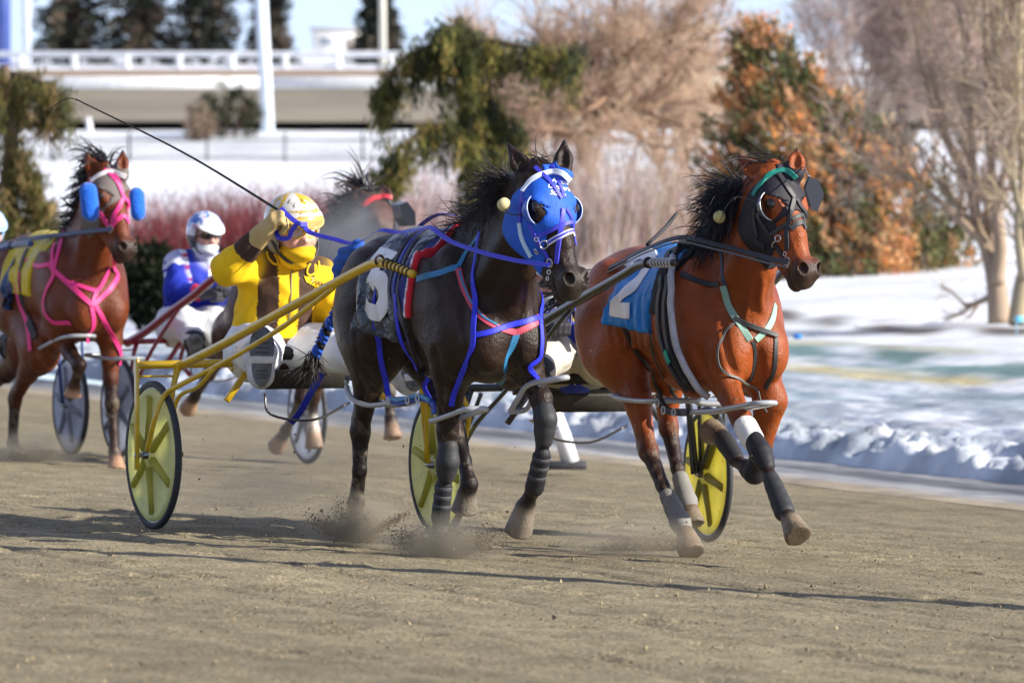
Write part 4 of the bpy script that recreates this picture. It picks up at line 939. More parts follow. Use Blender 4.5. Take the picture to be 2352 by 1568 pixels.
BLU, TEAL, RED_, WHT = (.02, .03, .60), (.03, .18, .36), (.55, .03, .05), (.75, .76, .8)
PUR = (.045, .045, .50)
sf = h5['surf']
# ---- number five
o, cV, cQ = cloth(h5, 'number_cloth', (.026, .036, .052), -.42, .05, 1.02, cs=.12, slope=.16, folds=.011, off=.020, matr=M['gloss'])
cs5 = Surf(cV, cQ, F5)
digit(h5, 'number', [[(866, 584), (886, 590), (905, 597)], [(880, 588), (868, 615), (857, 650)], [(853, 655), (868, 641), (881, 650), (884, 685), (873, 718), (856, 716), (845, 698)]], .080, (.74, .75, .76), .010, cs5)
def padcol(V, C):
    s = V[:, 0] - (V[:, 2] - 1.1) * .2; C = np.ones((len(V), 3)) * np.array((.012, .02, .16))
    C[s > .172] = (.70, .70, .75); C[s > .188] = (.55, .02, .04); return C
cloth(h5, 'saddle_pad', (.02, .03, .2), .055, .215, 1.09, off=.02, slope=.2, cs=0, matr=M['cloth'], folds=0, colfn=padcol)
m = MB()
for d_ in (0, 9, 20): sf.strap(m, [(1000 - d_, 534), (951 - d_, 578), (933 - d_, 620), (926 - d_, 682), (940, 748), (957, 806), (975, 860)], .030, [(.012, .012, .014), (.02, .03, .25), (.012, .012, .014)][d_ // 9 if d_ < 20 else 2], .006, .024)
m.build('girth_strap', M['strap'], h5['root'])
m = MB()
sf.strap(m, [(958, 641), (1005, 629), (1053, 613)], .032, TEAL); sf.strap(m, [(1053, 612), (1074, 575), (1098, 542)], .024, TEAL)
sf.strap(m, [(1053, 617), (1062, 652), (1078, 690), (1106, 728), (1140, 750), (1185, 764)], .030, (.45, .05, .09)); sf.strap(m, [(1056, 622), (1066, 655), (1082, 690), (1109, 727), (1142, 747)], .010, TEAL, off=.007)
sf.strap(m, [(1185, 764), (1212, 752), (1238, 736), (1247, 712)], .030, (.45, .05, .09)); sf.strap(m, [(1187, 764), (1172, 804), (1160, 842), (1148, 878), (1134, 905)], .032, TEAL)
m.build('breast_collar', M['strap'], h5['root'])
m = MB(); sf.strap(m, [(1089, 771), (1125, 763), (1165, 748), (1205, 738), (1238, 730)], .026, BLU, off=.009); sf.strap(m, [(1106, 532), (1097, 584), (1094, 682), (1089, 748), (1085, 804), (1060, 856), (1041, 905), (1036, 930)], .026, BLU, off=.011)
sf.strap(m, [(1243, 673), (1239, 725), (1242, 790), (1238, 820), (1216, 838), (1224, 858), (1234, 874)], .024, BLU, off=.011)
m.build('hopple_hanger', M['strap'], h5['root'])
m = MB(); sf.strap(m, [(941, 546), (901, 586), (882, 643), (868, 692), (866, 748), (874, 804), (884, 860), (893, 915)], .026, BLU, off=.022); sf.strap(m, [(922, 676), (925, 748), (946, 803), (968, 840), (988, 874), (1000, 920)], .026, BLU, off=.03)
m.build('hopple_hanger', M['strap'], h5['root'])
m = MB(); hopple(m, h5, [(796, 868), (797, 893), (812, 917), (842, 930), (885, 927), (903, 918)], -.20, (0, .11, 0))
m.build('hopple', M['plastic'], h5['root'])
m = MB(); hopple(m, h5, [(990, 966), (1006, 962), (1038, 951), (1070, 940)], -.19, (0, .10, 0)); m.build('hopple', M['plastic'], h5['root'])
m = MB(); hopple(m, h5, [(1172, 945), (1188, 918), (1213, 884), (1266, 872)], .05, (.02, .07, .01)); m.build('hopple', M['plastic'], h5['root'])
m = MB(); P = [F5.pb(u, v, -.21) for u, v in ((900, 920), (920, 924), (945, 918), (968, 914), (992, 924), (996, 950))]; Nn = np.tile((0, -1.0, .2), (26, 1)); m.rib(spline(P, 5), Nn, .03, .006, (.02, .05, .3)); m.rib(spline([p + np.array((0, -.012, .012)) for p in P[:5]], 5), Nn[:21], .02, .006, TEAL)
for i in (0, 2, 3): m.torus(P[i] + np.array((0, -.02, 0)), basis((0, -1, 0)), .018, .004, 12, 5, (.5, .5, .5))
m.build('hopple_buckle', M['strap'], h5['root'])
# hood, bridle
o, hV, hQ = head_shell(h5, 'hood', (.012, .095, .52), .285, .44, M['lycra'])
hs5 = Surf(hV, hQ, F5); H = h5['H']
class Two:                                               # straps over hood and bare head alike
    def __init__(s, A, B): s.A, s.B, s.fr = A, B, A.fr
    def px(s, u, v):
        a, b = s.A.px(u, v), s.B.px(u, v)
        if a is None or b is None: return a or b
        o = s.fr.L(CO); return a if np.linalg.norm(a[0] - o) < np.linalg.norm(b[0] - o) else b
    def near(s, P):
        a, b = s.A.near(P), s.B.near(P); return a if np.linalg.norm(a[0] - P) < np.linalg.norm(b[0] - P) else b
    path, strap, ring = Surf.path, Surf.strap, Surf.ring
t5 = Two(hs5, sf)
cups(h5, [(-1, .75, 1.75), (1, .75, 1.9)], (.015, .10, .56), .072, (.40, .50, .80))
def text_on(sfc, body, size, uv, ang, off, col, parent, name, shear=0, line=.95, align='CENTER'):
    c = bpy.data.curves.new(name, 'FONT'); c.body = body; c.size = 1; c.align_x = align; c.align_y = 'CENTER'; c.space_line = line; c.shear = shear; c.offset = .012
    ob = bpy.data.objects.new(name, c); COL.objects.link(ob); dg = bpy.context.evaluated_depsgraph_get(); me = bpy.data.meshes.new_from_object(ob.evaluated_get(dg))
    V = np.array([v.co[:2] for v in me.vertices]) * size; T = []
    for p in me.polygons:
        ix = list(p.vertices); T += [(ix[0], ix[a], ix[a + 1]) for a in range(1, len(ix) - 1)]
    bpy.data.objects.remove(ob); bpy.data.curves.remove(c); bpy.data.meshes.remove(me)
    ca, sa = math.cos(ang), math.sin(ang); out = []
    h0 = sfc.px(*uv)
    for x, y in V:
        u, v = uv[0] + x * ca + y * sa, uv[1] + x * sa - y * ca; h = sfc.px(u, v) or h0; out.append(h[0] + h[1] * off)
    m = MB(); m.add(out, None, T, col); return m.build(name, M['vinyl'], parent, smooth=False)
text_on(hs5, 'Aaron\nLambert\nStable', 15, (1284, 431), .18, .0025, (.85, .85, .88), h5['root'], 'lettering')
m = MB()
t5.strap(m, [(1201, 440), (1219, 416), (1245, 401), (1270, 395), (1291, 398), (1307, 413)], .026, (.72, .78, .86), .005, .006)
m.build('brow_band', M['strap'], h5['root'])
m = MB()
for P, w_ in (([(1229, 384), (1255, 409), (1276, 436), (1289, 456)], .02), ([(1268, 380), (1283, 415), (1294, 454)], .02), ([(1293, 480), (1289, 520), (1283, 560), (1279, 606)], .024), ([(1300, 480), (1314, 510), (1330, 532), (1341, 562)], .022),
              ([(1203, 456), (1214, 505), (1232, 549), (1253, 582), (1264, 604)], .022), ([(1201, 440), (1196, 480), (1194, 518)], .02)): t5.strap(m, P, w_, PUR, .003, .005)
m.build('bridle', M['strap'], h5['root'])
m = MB(); t5.strap(m, [(1237, 543), (1262, 531), (1286, 518), (1312, 511), (1330, 524)], .020, PUR, .003, .006); t5.strap(m, [(1258, 560), (1275, 549), (1291, 541), (1314, 531), (1332, 540)], .024, WHT, .003, .006); t5.strap(m, [(1258, 560), (1275, 549), (1291, 541), (1314, 531), (1332, 540)], .012, PUR, .003, .0085)
m.build('noseband', M['strap'], h5['root'])
m = MB(); t5.strap(m, [(1194, 512), (1198, 540), (1206, 562), (1221, 590)], .022, (.45, .62, .78), .004, .006); m.build('throat_strap', M['strap'], h5['root'])
m = MB(); t5.strap(m, [(1292, 460), (1297, 480)], .03, (.05, .05, .05), .004, .009); bit_rings(h5, t5, ((1248, 561, .018), (1237, 575, .013), (1268, 603, .018), (1266, 625, .010), (1263, 640, .008), (1235, 549, .009)))
def ballplug(hh, u, v, b, r, col):
    m = MB(); p = hh['fr'].pb(u, v, b); m.ball(p, (r, r, r * 1.05), col, 16); m.ball(p + np.array((.006, -.006, .0)), (r * .9, r, r * .95), col, 12); m.build('ear_plug_ball', M['cloth'], hh['root']); return p
p = ballplug(h5, 1158, 470, -.19, .030, (.52, .47, .24)); m = MB(); q = t5.px(1203, 494); m.tube(spline([p, p + np.array((.05, 0, -.04)), q[0]], 4), .003, 5, (.05, .05, .05)); m.build('ear_plug_cord', M['strap'], h5['root'])
# boots and wraps on the legs
J = h5['feet']
def knee_boot(hh, J7, col, name='knee_boot'):
    E0_, A, K, C = J7[:4]; up = between(K, A, .45); dn = between(K, C, .55); f = np.array((.012, 0, 0))
    wrapobj(hh, name, [up + f, between(K, A, .15) + f, K + f * 1.2, between(K, C, .3) + f, dn + f], [.047, .049, .052, .047, .041], col, M['rubber'])
def shin_wrap(hh, a, b, r0, r1, col, name, matr, bulge=0):
    wrapobj(hh, name, [between(a, b, t) for t in np.linspace(0, 1, 5)], list(np.interp(np.linspace(0, 1, 5), [0, .6, 1], [r0, r0 + bulge, r1])), col, matr)
DK, GY = (.013, .013, .015), (.026, .026, .028)
knee_boot(h5, J['fr'][4], GY); knee_boot(h5, J['fl'][4], GY)
for nm in ('fr', 'fl'):
    P_, Hf, Ft, C, j = J[nm]; shin_wrap(h5, between(C, Ft, -.1), Ft, .038, .045, DK, 'shin_boot', M['rubber'])
    m = MB()
    for t in (.0, .3, .62): q = between(C, Ft, t); m.lathe([(.0405, -.011), (.043, -.009), (.043, .009), (.0405, .011)], q, basis(Ft - C), 16, (.05, .05, .055))
    m.build('boot_strap', M['rubber'], h5['root'])
# mane, forelock, tail
cr = h5['crest']; rt = [cr[0] + (0, 0, .05), cr[1] + (0, 0, .04), cr[2] + (0, -.03, .0), cr[2] + (.03, -.03, .01)]
strands('mane', h5, rt, [(-1, -.75, -.3), (-1, -.8, -.25), (-1, -.7, .0), (-1, -.6, .25)], 850, (.10, .28), (.013, .009, .008), .16, .0022, .25, sprd=.20)
strands('forelock', h5, [h5['H'].W((-.03, -.02, .02)), h5['H'].W((-.03, .02, .02))], [(-1, -.6, .25), (-1, -.3, .3)], 26, (.10, .24), (.016, .010, .008), .14, .0018, .4, sprd=.25)
dk = h5['fr']
m = MB(); P = spline([dk.pb(u, v, b) for u, v, b in ((800, 655, -.02), (778, 705, -.08), (752, 752, -.10), (735, 790, -.10), (718, 830, -.10))], 8)
th = np.arange(len(P)) * .95
for ph, cl, r_ in ((0, (.02, .10, .55), .018), (2.1, (.012, .01, .01), .017), (4.2, (.02, .10, .55), .017)):
    m.tube(P + np.stack([.014 * np.cos(th + ph), .014 * np.sin(th + ph), 0 * th], 1), r_, 7, cl)
m.build('braided_tail', M['strap'], h5['root'])
strands('tail', h5, [P[-6], P[-1]], [(-.2, -.2, -1), (-.3, -.3, -1)], 70, (.08, .2), (.014, .011, .01), .1, .003, .2)
# ---- number two
sf = h2['surf']
o, cV, cQ = cloth(h2, 'number_cloth', (.012, .20, .58), -.36, .14, 1.10, cs=.08, slope=.2, folds=.010, off=.016)
cs2 = Surf(cV, cQ, F2)
digit(h2, 'number', [[(1442, 614), (1457, 596), (1478, 586), (1494, 588), (1495, 602), (1478, 632), (1450, 664), (1424, 692), (1416, 704)], [(1405, 707), (1428, 711), (1449, 714)]], .078, (.86, .86, .86), .009, cs2)
cloth(h2, 'saddle_pad', (.014, .014, .018), .145, .27, 1.16, off=.018, slope=.22, cs=0, matr=M['cloth'], folds=0)
m = MB()
for d_, cl in ((0, (.012, .012, .014)), (14, (.02, .02, .024))): sf.strap(m, [(1577 - d_, 553), (1557 - d_, 585), (1541 - d_, 640), (1535 - d_, 700), (1541 - d_, 775), (1563 - d_, 840), (1600 - d_, 890)], .036, cl, .008, .022)
sf.strap(m, [(1543, 805), (1552, 830)], .03, (.02, .35, .25), .004, .036)
m.build('girth_strap', M['strap'], h2['root'])
m = MB(); D, N = sf.path([(1557, 600), (1553, 650), (1554, 700), (1564, 780), (1580, 826), (1598, 858), (1632, 905)], 6, .035); m.tube(D, .017, 10, (.42, .42, .44)); m.build('padded_girth_tube', M['rubber'], h2['root'])
LB = (.02, .02, .022)
m = MB(); sf.strap(m, [(1564, 628), (1600, 644), (1652, 653)], .028, LB); sf.strap(m, [(1654, 570), (1659, 615), (1664, 652), (1674, 695), (1688, 729)], .024, (.02, .05, .09)); sf.strap(m, [(1661, 656), (1672, 696), (1689, 730), (1706, 756), (1723, 781)], .034, (.22, .36, .29), off=.007)
sf.strap(m, [(1781, 700), (1776, 728), (1766, 750), (1750, 768), (1736, 781)], .030, (.25, .42, .33)); sf.strap(m, [(1687, 731), (1715, 744), (1746, 757), (1784, 772)], .024, LB, off=.012)
sf.strap(m, [(1729, 783), (1734, 810), (1732, 840), (1720, 876)], .022, LB); sf.strap(m, [(1782, 776), (1781, 815), (1777, 855), (1757, 893)], .022, LB)
m.build('breast_collar', M['strap'], h2['root'])
m = MB(); sf.strap(m, [(1685, 745), (1664, 770), (1652, 795), (1651, 822), (1658, 848), (1684, 868), (1717, 880), (1743, 898), (1752, 925), (1762, 944)], .012, (.12, .12, .11), off=.012); m.build('hopple_hanger', M['strap'], h2['root'])
m = MB(); sf.strap(m, [(1436, 752), (1450, 785), (1467, 815), (1488, 846), (1505, 870), (1523, 902)], .022, LB, off=.012); sf.strap(m, [(1497, 757), (1501, 790), (1510, 826), (1524, 858), (1540, 888), (1567, 930)], .018, LB, off=.014); m.build('hopple_hanger', M['strap'], h2['root'])
m = MB(); hopple(m, h2, [(1408, 908), (1420, 914), (1460, 920), (1512, 921)], -.23, (.02, .2, 0)); m.build('hopple', M['plastic'], h2['root'])
m = MB(); hopple(m, h2, [(1579, 946), (1620, 945), (1655, 941), (1700, 933), (1736, 926)], -.22, (.0, .10, .0)); m.build('hopple', M['plastic'], h2['root'])
m = MB(); hopple(m, h2, [(1547, 889), (1575, 893), (1594, 899), (1604, 925)], .05, (.02, .16, 0)); m.build('hopple', M['plastic'], h2['root'])
m = MB(); P = [F2.pb(u, v, -.24) for u, v in ((1512, 905), (1518, 925), (1532, 942), (1556, 946), (1580, 946))]; m.rib(spline(P, 5), np.tile((0, -1.0, .2), (21, 1)), .036, .008, LB)
for i in (1, 2, 3): m.torus(P[i] + np.array((0, -.02, 0)), basis((0, -1, 0)), .018, .004, 12, 5, (.5, .5, .5))
m.build('hopple_buckle', M['strap'], h2['root'])
o, hV, hQ = head_shell(h2, 'hood', (.016, .014, .020), .245, .39, M['lycra'], hole=.060)
t2 = Two(Surf(hV, hQ, F2), sf)
cups(h2, [(-1, .75, 1.6)], (.05, .06, .07), .074, (.6, .6, .6))
H = h2['H']; m = MB(); A = [F2.py(u, v, 28.12) for u, v in ((1860, 406), (1880, 414), (1893, 447), (1878, 486), (1864, 480), (1850, 432))]; Bk = [p + np.array((-.030, .004, 0)) for p in A]
V = np.array(A + Bk); m.add(V, [[i, (i + 1) % 6, 6 + (i + 1) % 6, 6 + i] for i in range(6)] + [[0, 3, 2, 1], [0, 5, 4, 3], [6, 7, 8, 9], [6, 9, 10, 11]], None, (.05, .053, .065)); m.build('blind_flap', M['plastic'], h2['root'], smooth=False)
m = MB(); m.tube(spline([H.W((.03, .06, .03)), H.W((.0, .10, .05)), A[0] + np.array((-.02, 0, .01)), A[0]], 5), .003, 5, (.7, .7, .7)); m.build('blind_wire', M['chrome'], h2['root'])
m = MB(); D, N = t2.path([(1732, 449), (1741, 432), (1752, 418), (1765, 404), (1780, 395), (1803, 392), (1819, 400), (1828, 409)], 6, .006); m.rib(D, N, .026, .004, (.012, .20, .15)); m.build('brow_band', M['strap'], h2['root'])
m = MB()
for P, w_ in (([(1789, 400), (1806, 428), (1824, 455)], .026), ([(1823, 456), (1816, 487), (1808, 530), (1809, 575)], .024), ([(1829, 457), (1838, 475), (1851, 496), (1866, 522)], .022), ([(1741, 490), (1752, 515), (1766, 540), (1789, 573), (1803, 592)], .024), ([(1733, 480), (1734, 510), (1740, 545)], .02), ([(1735, 552), (1745, 560), (1758, 566)], .03)): t2.strap(m, P, w_, LB, .003, .006)
m.build('bridle', M['strap'], h2['root'])
m = MB()
for P, w_ in (([(1770, 538), (1792, 525), (1813, 513)], .018), ([(1817, 527), (1828, 516), (1842, 511), (1862, 521)], .030), ([(1819, 505), (1842, 494), (1858, 505)], .022)): t2.strap(m, P, w_, (.035, .036, .036), .003, .007)
m.build('noseband', M['strap'], h2['root'])
bit_rings(h2, t2, ((1777, 557, .018), (1789, 548, .014), (1813, 600, .019), (1808, 583, .010), (1871, 540, .014)))
p = ballplug(h2, 1653, 498, -.20, .029, (.55, .47, .2)); m = MB(); m.tube(spline([p, p + np.array((.1, .03, .09)), t2.px(1733, 462)[0]], 5), .0025, 5, (.08, .08, .08)); m.build('ear_plug_cord', M['strap'], h2['root'])
J = h2['feet']
BG = (.20, .19, .17)
for nm in ('hr', 'hl'):
    P_, Hf, Ft, C, j = J[nm]; wrapobj(h2, 'bandage', [between(C, Ft, .3), between(C, Ft, .65), Ft, between(Ft, P_, .55)], [.041, .044, .051, .045], BG, M['cloth'])
knee_boot(h2, J['fr'][4], DK); knee_boot(h2, J['fl'][4], DK)
j = J['fr'][4]; wrapobj(h2, 'white_band', [between(j[1], j[2], .25), between(j[1], j[2], .62)], [.056, .055], (.75, .74, .70), M['cloth'])
for nm in ('fr', 'fl'):
    P_, Hf, Ft, C, j = J[nm]; shin_wrap(h2, between(C, Ft, .1), between(C, Ft, 1.05), .040, .050, GY, 'shin_boot', M['rubber'], .004)
cr = h2['crest']; rt = [cr[0] + (0.05, -.02, .05), cr[1] + (0, -.02, .035), cr[2] + (0, -.04, .0), cr[2] + (.03, -.04, .0)]
strands('mane', h2, rt, [(-.45, -.55, -.95), (-.6, -.85, -.8), (-.8, -.9, -.5), (-1, -.7, -.1)], 1900, (.13, .32), (.009, .008, .010), .11, .0027, .5, sprd=.24)
strands('forelock', h2, [H.W((-.03, -.02, .02)), H.W((-.03, .02, .02))], [(-1, -.8, .05), (-1, -.5, .1)], 34, (.16, .36), (.010, .008, .009), .12, .0018, .35, sprd=.22)
P = spline([F2.pb(u, v, 0) for u, v in ((1360, 640), (1325, 665), (1290, 700), (1265, 735))], 3)
strands('tail', h2, P[:6], [(-1, -.1, -.05)] * 6, 60, (.2, .4), (.012, .01, .012), .06, .005, .5)
# ================================================================== sulkies
def wheel_part(parent, c, R, ax, disc, ridge, tyre=(.03, .032, .036), spokes=6, rot=0.2, name='wheel'):
    B = basis(ax)
    pr = [(.0, .030), (.05, .030), (.075, .016), (R - .085, .010), (R - .062, .018), (R - .040, .014), (R - .036, .004), (R - .036, -.004), (R - .040, -.014), (R - .062, -.018), (R - .085, -.010), (.075, -.016), (.05, -.030), (0, -.030)]
    m = MB(); m.lathe(pr, (0, 0, 0), B, 72, disc); w_ = m.build(name, M['disc'], parent); w_.location = c
    m = MB(); m.lathe([(R - .030, -.013), (R - .012, -.0165), (R, -.008), (R, .008), (R - .012, .0165), (R - .030, .013), (R - .033, 0), (R - .030, -.013)], (0, 0, 0), B, 72, tyre); m.build('tyre', M['rubber'], w_)
    m = MB(); m.torus((0, 0, 0), B, R - .034, .0075, 72, 8, (.62, .66, .70)); m.build('rim', M['paint'], w_)
    m = MB()
    for i in range(spokes):
        t = rot + i * 2 * math.pi / spokes; d = B[:, 0] * math.cos(t) + B[:, 1] * math.sin(t)
        for sg in (1, -1): m.tube([d * .055 + B[:, 2] * sg * .020, d * R * .55 + B[:, 2] * sg * .011, d * (R - .072) + B[:, 2] * sg * .010], [.025, .021, .020], 8, ridge)
    
    for i in range(spokes):
        t = rot + (i + .5) * 2 * math.pi / spokes; d = B[:, 0] * math.cos(t) + B[:, 1] * math.sin(t); tq = np.cross(B[:, 2], d)
        for sg in (1, -1): m.add([d * (R * .74) + tq * .006 + B[:, 2] * sg * .0125, d * (R * .74) - tq * .006 + B[:, 2] * sg * .0125, d * (R * .84) - tq * .004 + B[:, 2] * sg * .0135, d * (R * .84) + tq * .004 + B[:, 2] * sg * .0135], [[0, 1, 2, 3]], None, (.75, .55, .02) if disc[0] > .4 and disc[2] < .3 else (.85, .85, .86))
    m.build('spokes', M['disc'], w_)
    m = MB(); m.tube([B[:, 2] * -.055, B[:, 2] * .055], .018, 12, (.25, .25, .26)); m.tube([B[:, 2] * -.07, B[:, 2] * .07], .009, 8, (.4, .4, .4)); m.build('hub', M['chrome'], w_)
    return w_
M['disc'] = mat('wheel_disc', rough=.45, spec=.4, vcol=True, bump=.15, bscale=90, var=.10, vscale=10)
_t = M['disc'].node_tree; _tr = _t.nodes.new('ShaderNodeBsdfTranslucent'); _mx = _t.nodes.new('ShaderNodeMixShader'); _mx.inputs[0].default_value = .55; _o = [n for n in _t.nodes if n.type == 'OUTPUT_MATERIAL'][0]; _b = _t.nodes['Principled BSDF']
_t.links.new(_b.inputs['Base Color'].links[0].from_socket, _tr.inputs['Color']); _t.links.new(_b.outputs[0], _mx.inputs[1]); _t.links.new(_tr.outputs[0], _mx.inputs[2]); _t.links.new(_mx.outputs[0], _o.inputs['Surface'])
def sulky(label, fr, shaft, col, disc, ridge, barc=.83, wb=.72, R=.358, seat=(.02, .02, .022), wheels=(-1, 1), tipcol=(.05, .04, .03), stayfn=None, rr=.021, group='race sulkies'):
    r = root('sulky', label, 'sulky', fr, group); wz = {}
    for g in (-1, 1):
        Wp = fr.W((0, wb * g, 0)); wz[g] = float(zg(Wp[0], Wp[1])) - fr.O[2] + R
        wheel_part(r, (0, wb * g, wz[g]), R, (0, 1, 0), disc, ridge, rot=.35 + .4 * g)
    m = MB(); m.tube([(0, -wb - .085, barc), (0, -wb * .5, barc + .004), (0, 0, barc), (0, wb * .5, barc + .004), (0, wb + .085, barc)], .020, 12, col); m.tube([(-.02, -.34, barc - .02), (-.02, .34, barc - .02)], .018, 10, col); m.build('axle_arch', M['paint'], r)
    for g in (-1, 1):
        m = MB(); m.box((0, (wb + .085) * g, (barc + wz[g]) / 2 - .02), .038, .014, barc - wz[g] + .10, col=col, bev=.3); m.tube([(0, (wb + .095) * g, wz[g]), (0, (wb + .04) * g, wz[g])], .012, 8, (.3, .3, .3)); m.build('fork_leg', M['paint'], r)
        m = MB(); m.tube([(0, (wb - .13) * g, barc), (.01, (wb - .10) * g, barc - .10), (0, (wb - .06) * g, wz[g] + .02), (0, (wb - .04) * g, wz[g])], [.020, .014, .012, .010], 10, col); m.tube([(0, (wb + .085) * g, barc - .055), (0, (wb - .115) * g, barc - .055)], .006, 6, col); m.build('fork_leg', M['paint'], r)
    P = np.array(shaft); tip = P[-1]
    for g in (-1, 1):
        Q = P * np.array((1, -g, 1.0)) if g == 1 else P
        Q = spline(Q, 8); n = len(Q); m = MB(); m.tube(Q, np.interp(np.linspace(0, 1, n), [0, .7, 1], [rr * 1.1, rr, rr * .85]), 12, col); m.build('shaft', M['paint'], r)
        m = MB()
        d = unit(Q[-1] - Q[-5])
        for k_ in range(7): q = Q[-1] - d * (.035 + k_ * .034); m.torus(q, basis(d), rr * .92, .005, 14, 6, tipcol)
        m.torus(Q[-1] - d * .30, basis(d), rr * 1.0, .007, 14, 6, (.03, .025, .02)); m.build('tip_grip', M['rubber'], r)
        if stayfn is not None:
            S_ = stayfn(g, wz[g], wb, Q)
            for s_, rad_ in S_: m = MB(); m.tube(spline(s_, 6), rad_, 10, col); m.build('stay', M['paint'], r)
    m = MB(); m.box((-.03, 0, barc + .055), .34, .46, .07, col=seat, bev=.6); m.build('seat', M['rubber'], r)
    m = MB(); m.box((.10, 0, barc - .075), .02, .46, .11, np.array([[.8, 0, .6], [0, 1, 0], [-.6, 0, .8]]), (.035, .03, .028), .3); m.build('dirt_shield', M['rubber'], r)
    m = MB()
    for g in (-1, 1): m.box((.10, .34 * g, barc - .08), .03, .03, .24, np.array([[1, 0, 0], [0, .8, -.6 * g], [0, .6 * g, .8]]), col, .3)
    m.tube(spline([(.17, -.24, barc - .14), (.20, -.22, barc - .24), (.2, 0, barc - .27), (.18, .2, barc - .19)], 5), .0065, 7, (.03, .025, .02)); m.build('seat_bracket', M['paint'], r)
    return r
YEL = (.60, .38, .012)
C5 = np.array([-1.045, 29.69]); S5 = Frame((*C5, float(zg(*C5))), 24)
sh = [S5.pb(u, v, b) for u, v, b in ((408, 843, -.60), (500, 797, -.57), (620, 731, -.52), (740, 666, -.46), (838, 614, -.40), (868, 604, -.385), (905, 612, -.37), (950, 630, -.345))]
def stay5(g, wz, wb, Q):
    s = lambda P: [np.array(p) * np.array((1, -g if g == 1 else 1, 1.0)) for p in P]
    a = [S5.pb(u, v, b) for u, v, b in ((338, 1035, -.83), (356, 960, -.82), (378, 908, -.77), (410, 886, -.73), (480, 850, -.64), (560, 806, -.58), (650, 750, -.52), (705, 708, -.485), (765, 662, -.45))]
    c_ = [S5.pb(492, 846, -.635), S5.pb(455, 888, -.65), S5.pb(407, 918, -.66), np.array((0, -.68, wz + .02))]
    return [(s(a), .0125), (s(c_), .0105)]
sulky('yellow race sulky with pale yellow disc wheels behind the near-black horse', S5, sh, YEL, (.86, .86, .44), (.66, .62, .12), stayfn=stay5, wb=.75)
C2 = np.array([.335, 30.89]); S2 = Frame((*C2, float(zg(*C2))), 18)
sh = [S2.pb(u, v, b) for u, v, b in ((1165, 800, -.58), (1255, 735, -.50), (1340, 684, -.45), (1430, 632, -.40), (1462, 612, -.385), (1490, 604, -.375), (1552, 603, -.345))]
sulky('black race sulky with muddy yellow disc wheels behind the bay number two horse', S2, sh, (.02, .02, .022), (.76, .70, .20), (.46, .41, .10), barc=.76, R=.345, wb=.70, tipcol=(.5, .5, .5),
      stayfn=lambda g, wz, wb, Q: [([(.02, (wb - .05) * g, wz), (.28, (wb - .06) * g, .58), (.62, (wb - .14) * g, .80), Q[14]], .012), ([(0, (wb - .08) * g, wz), (-.02, (wb - .11) * g, .76)], .013), ([(.0, (wb - .04) * g, wz), (.20, (wb - .12) * g, .74)], .011)])
# ================================================================== drivers
SKIN = (.60, .33, .25)
def hand_sdf(S, w_, fw, up, sd, col, k=1.0, curl=1.0):
    # closed hand: wrist w_, fw = along the palm, up = back of hand, sd = thumb side; five separate bent fingers
    P = lambda x, y, z: w_ + k * (fw * x + sd * y + up * z)
    S.cap(P(-.05, 0, 0), P(.02, 0, 0), .034 * k, .036 * k, .02, col)
    S.cap(P(.025, .022, 0), P(.075, .026, .004), .024 * k, .022 * k, .02, col); S.cap(P(.025, -.022, 0), P(.07, -.026, .0), .023 * k, .020 * k, .02, col); S.cap(P(.02, 0, 0), P(.075, 0, .006), .024 * k, .022 * k, .02, col)
    for i, (y, l) in enumerate(((.032, .95), (.011, 1.05), (-.011, 1.0), (-.031, .82))):
        a, b, c, d = P(.078, y, .006), P(.078 + .036 * l, y * 1.05, -.010 * curl), P(.074 + .030 * l, y * 1.05, -.042 * curl), P(.058, y, -.050 * curl)
        S.chain([a, b, c, d], [.0145 * k, .0135 * k, .0125 * k, .0105 * k], .006, col)
    S.chain([P(.012, .030, -.008), P(.045, .054, -.022), P(.078, .046, -.040), P(.094, .024, -.048)], [.017 * k, .0155 * k, .014 * k, .011 * k], .010, col)
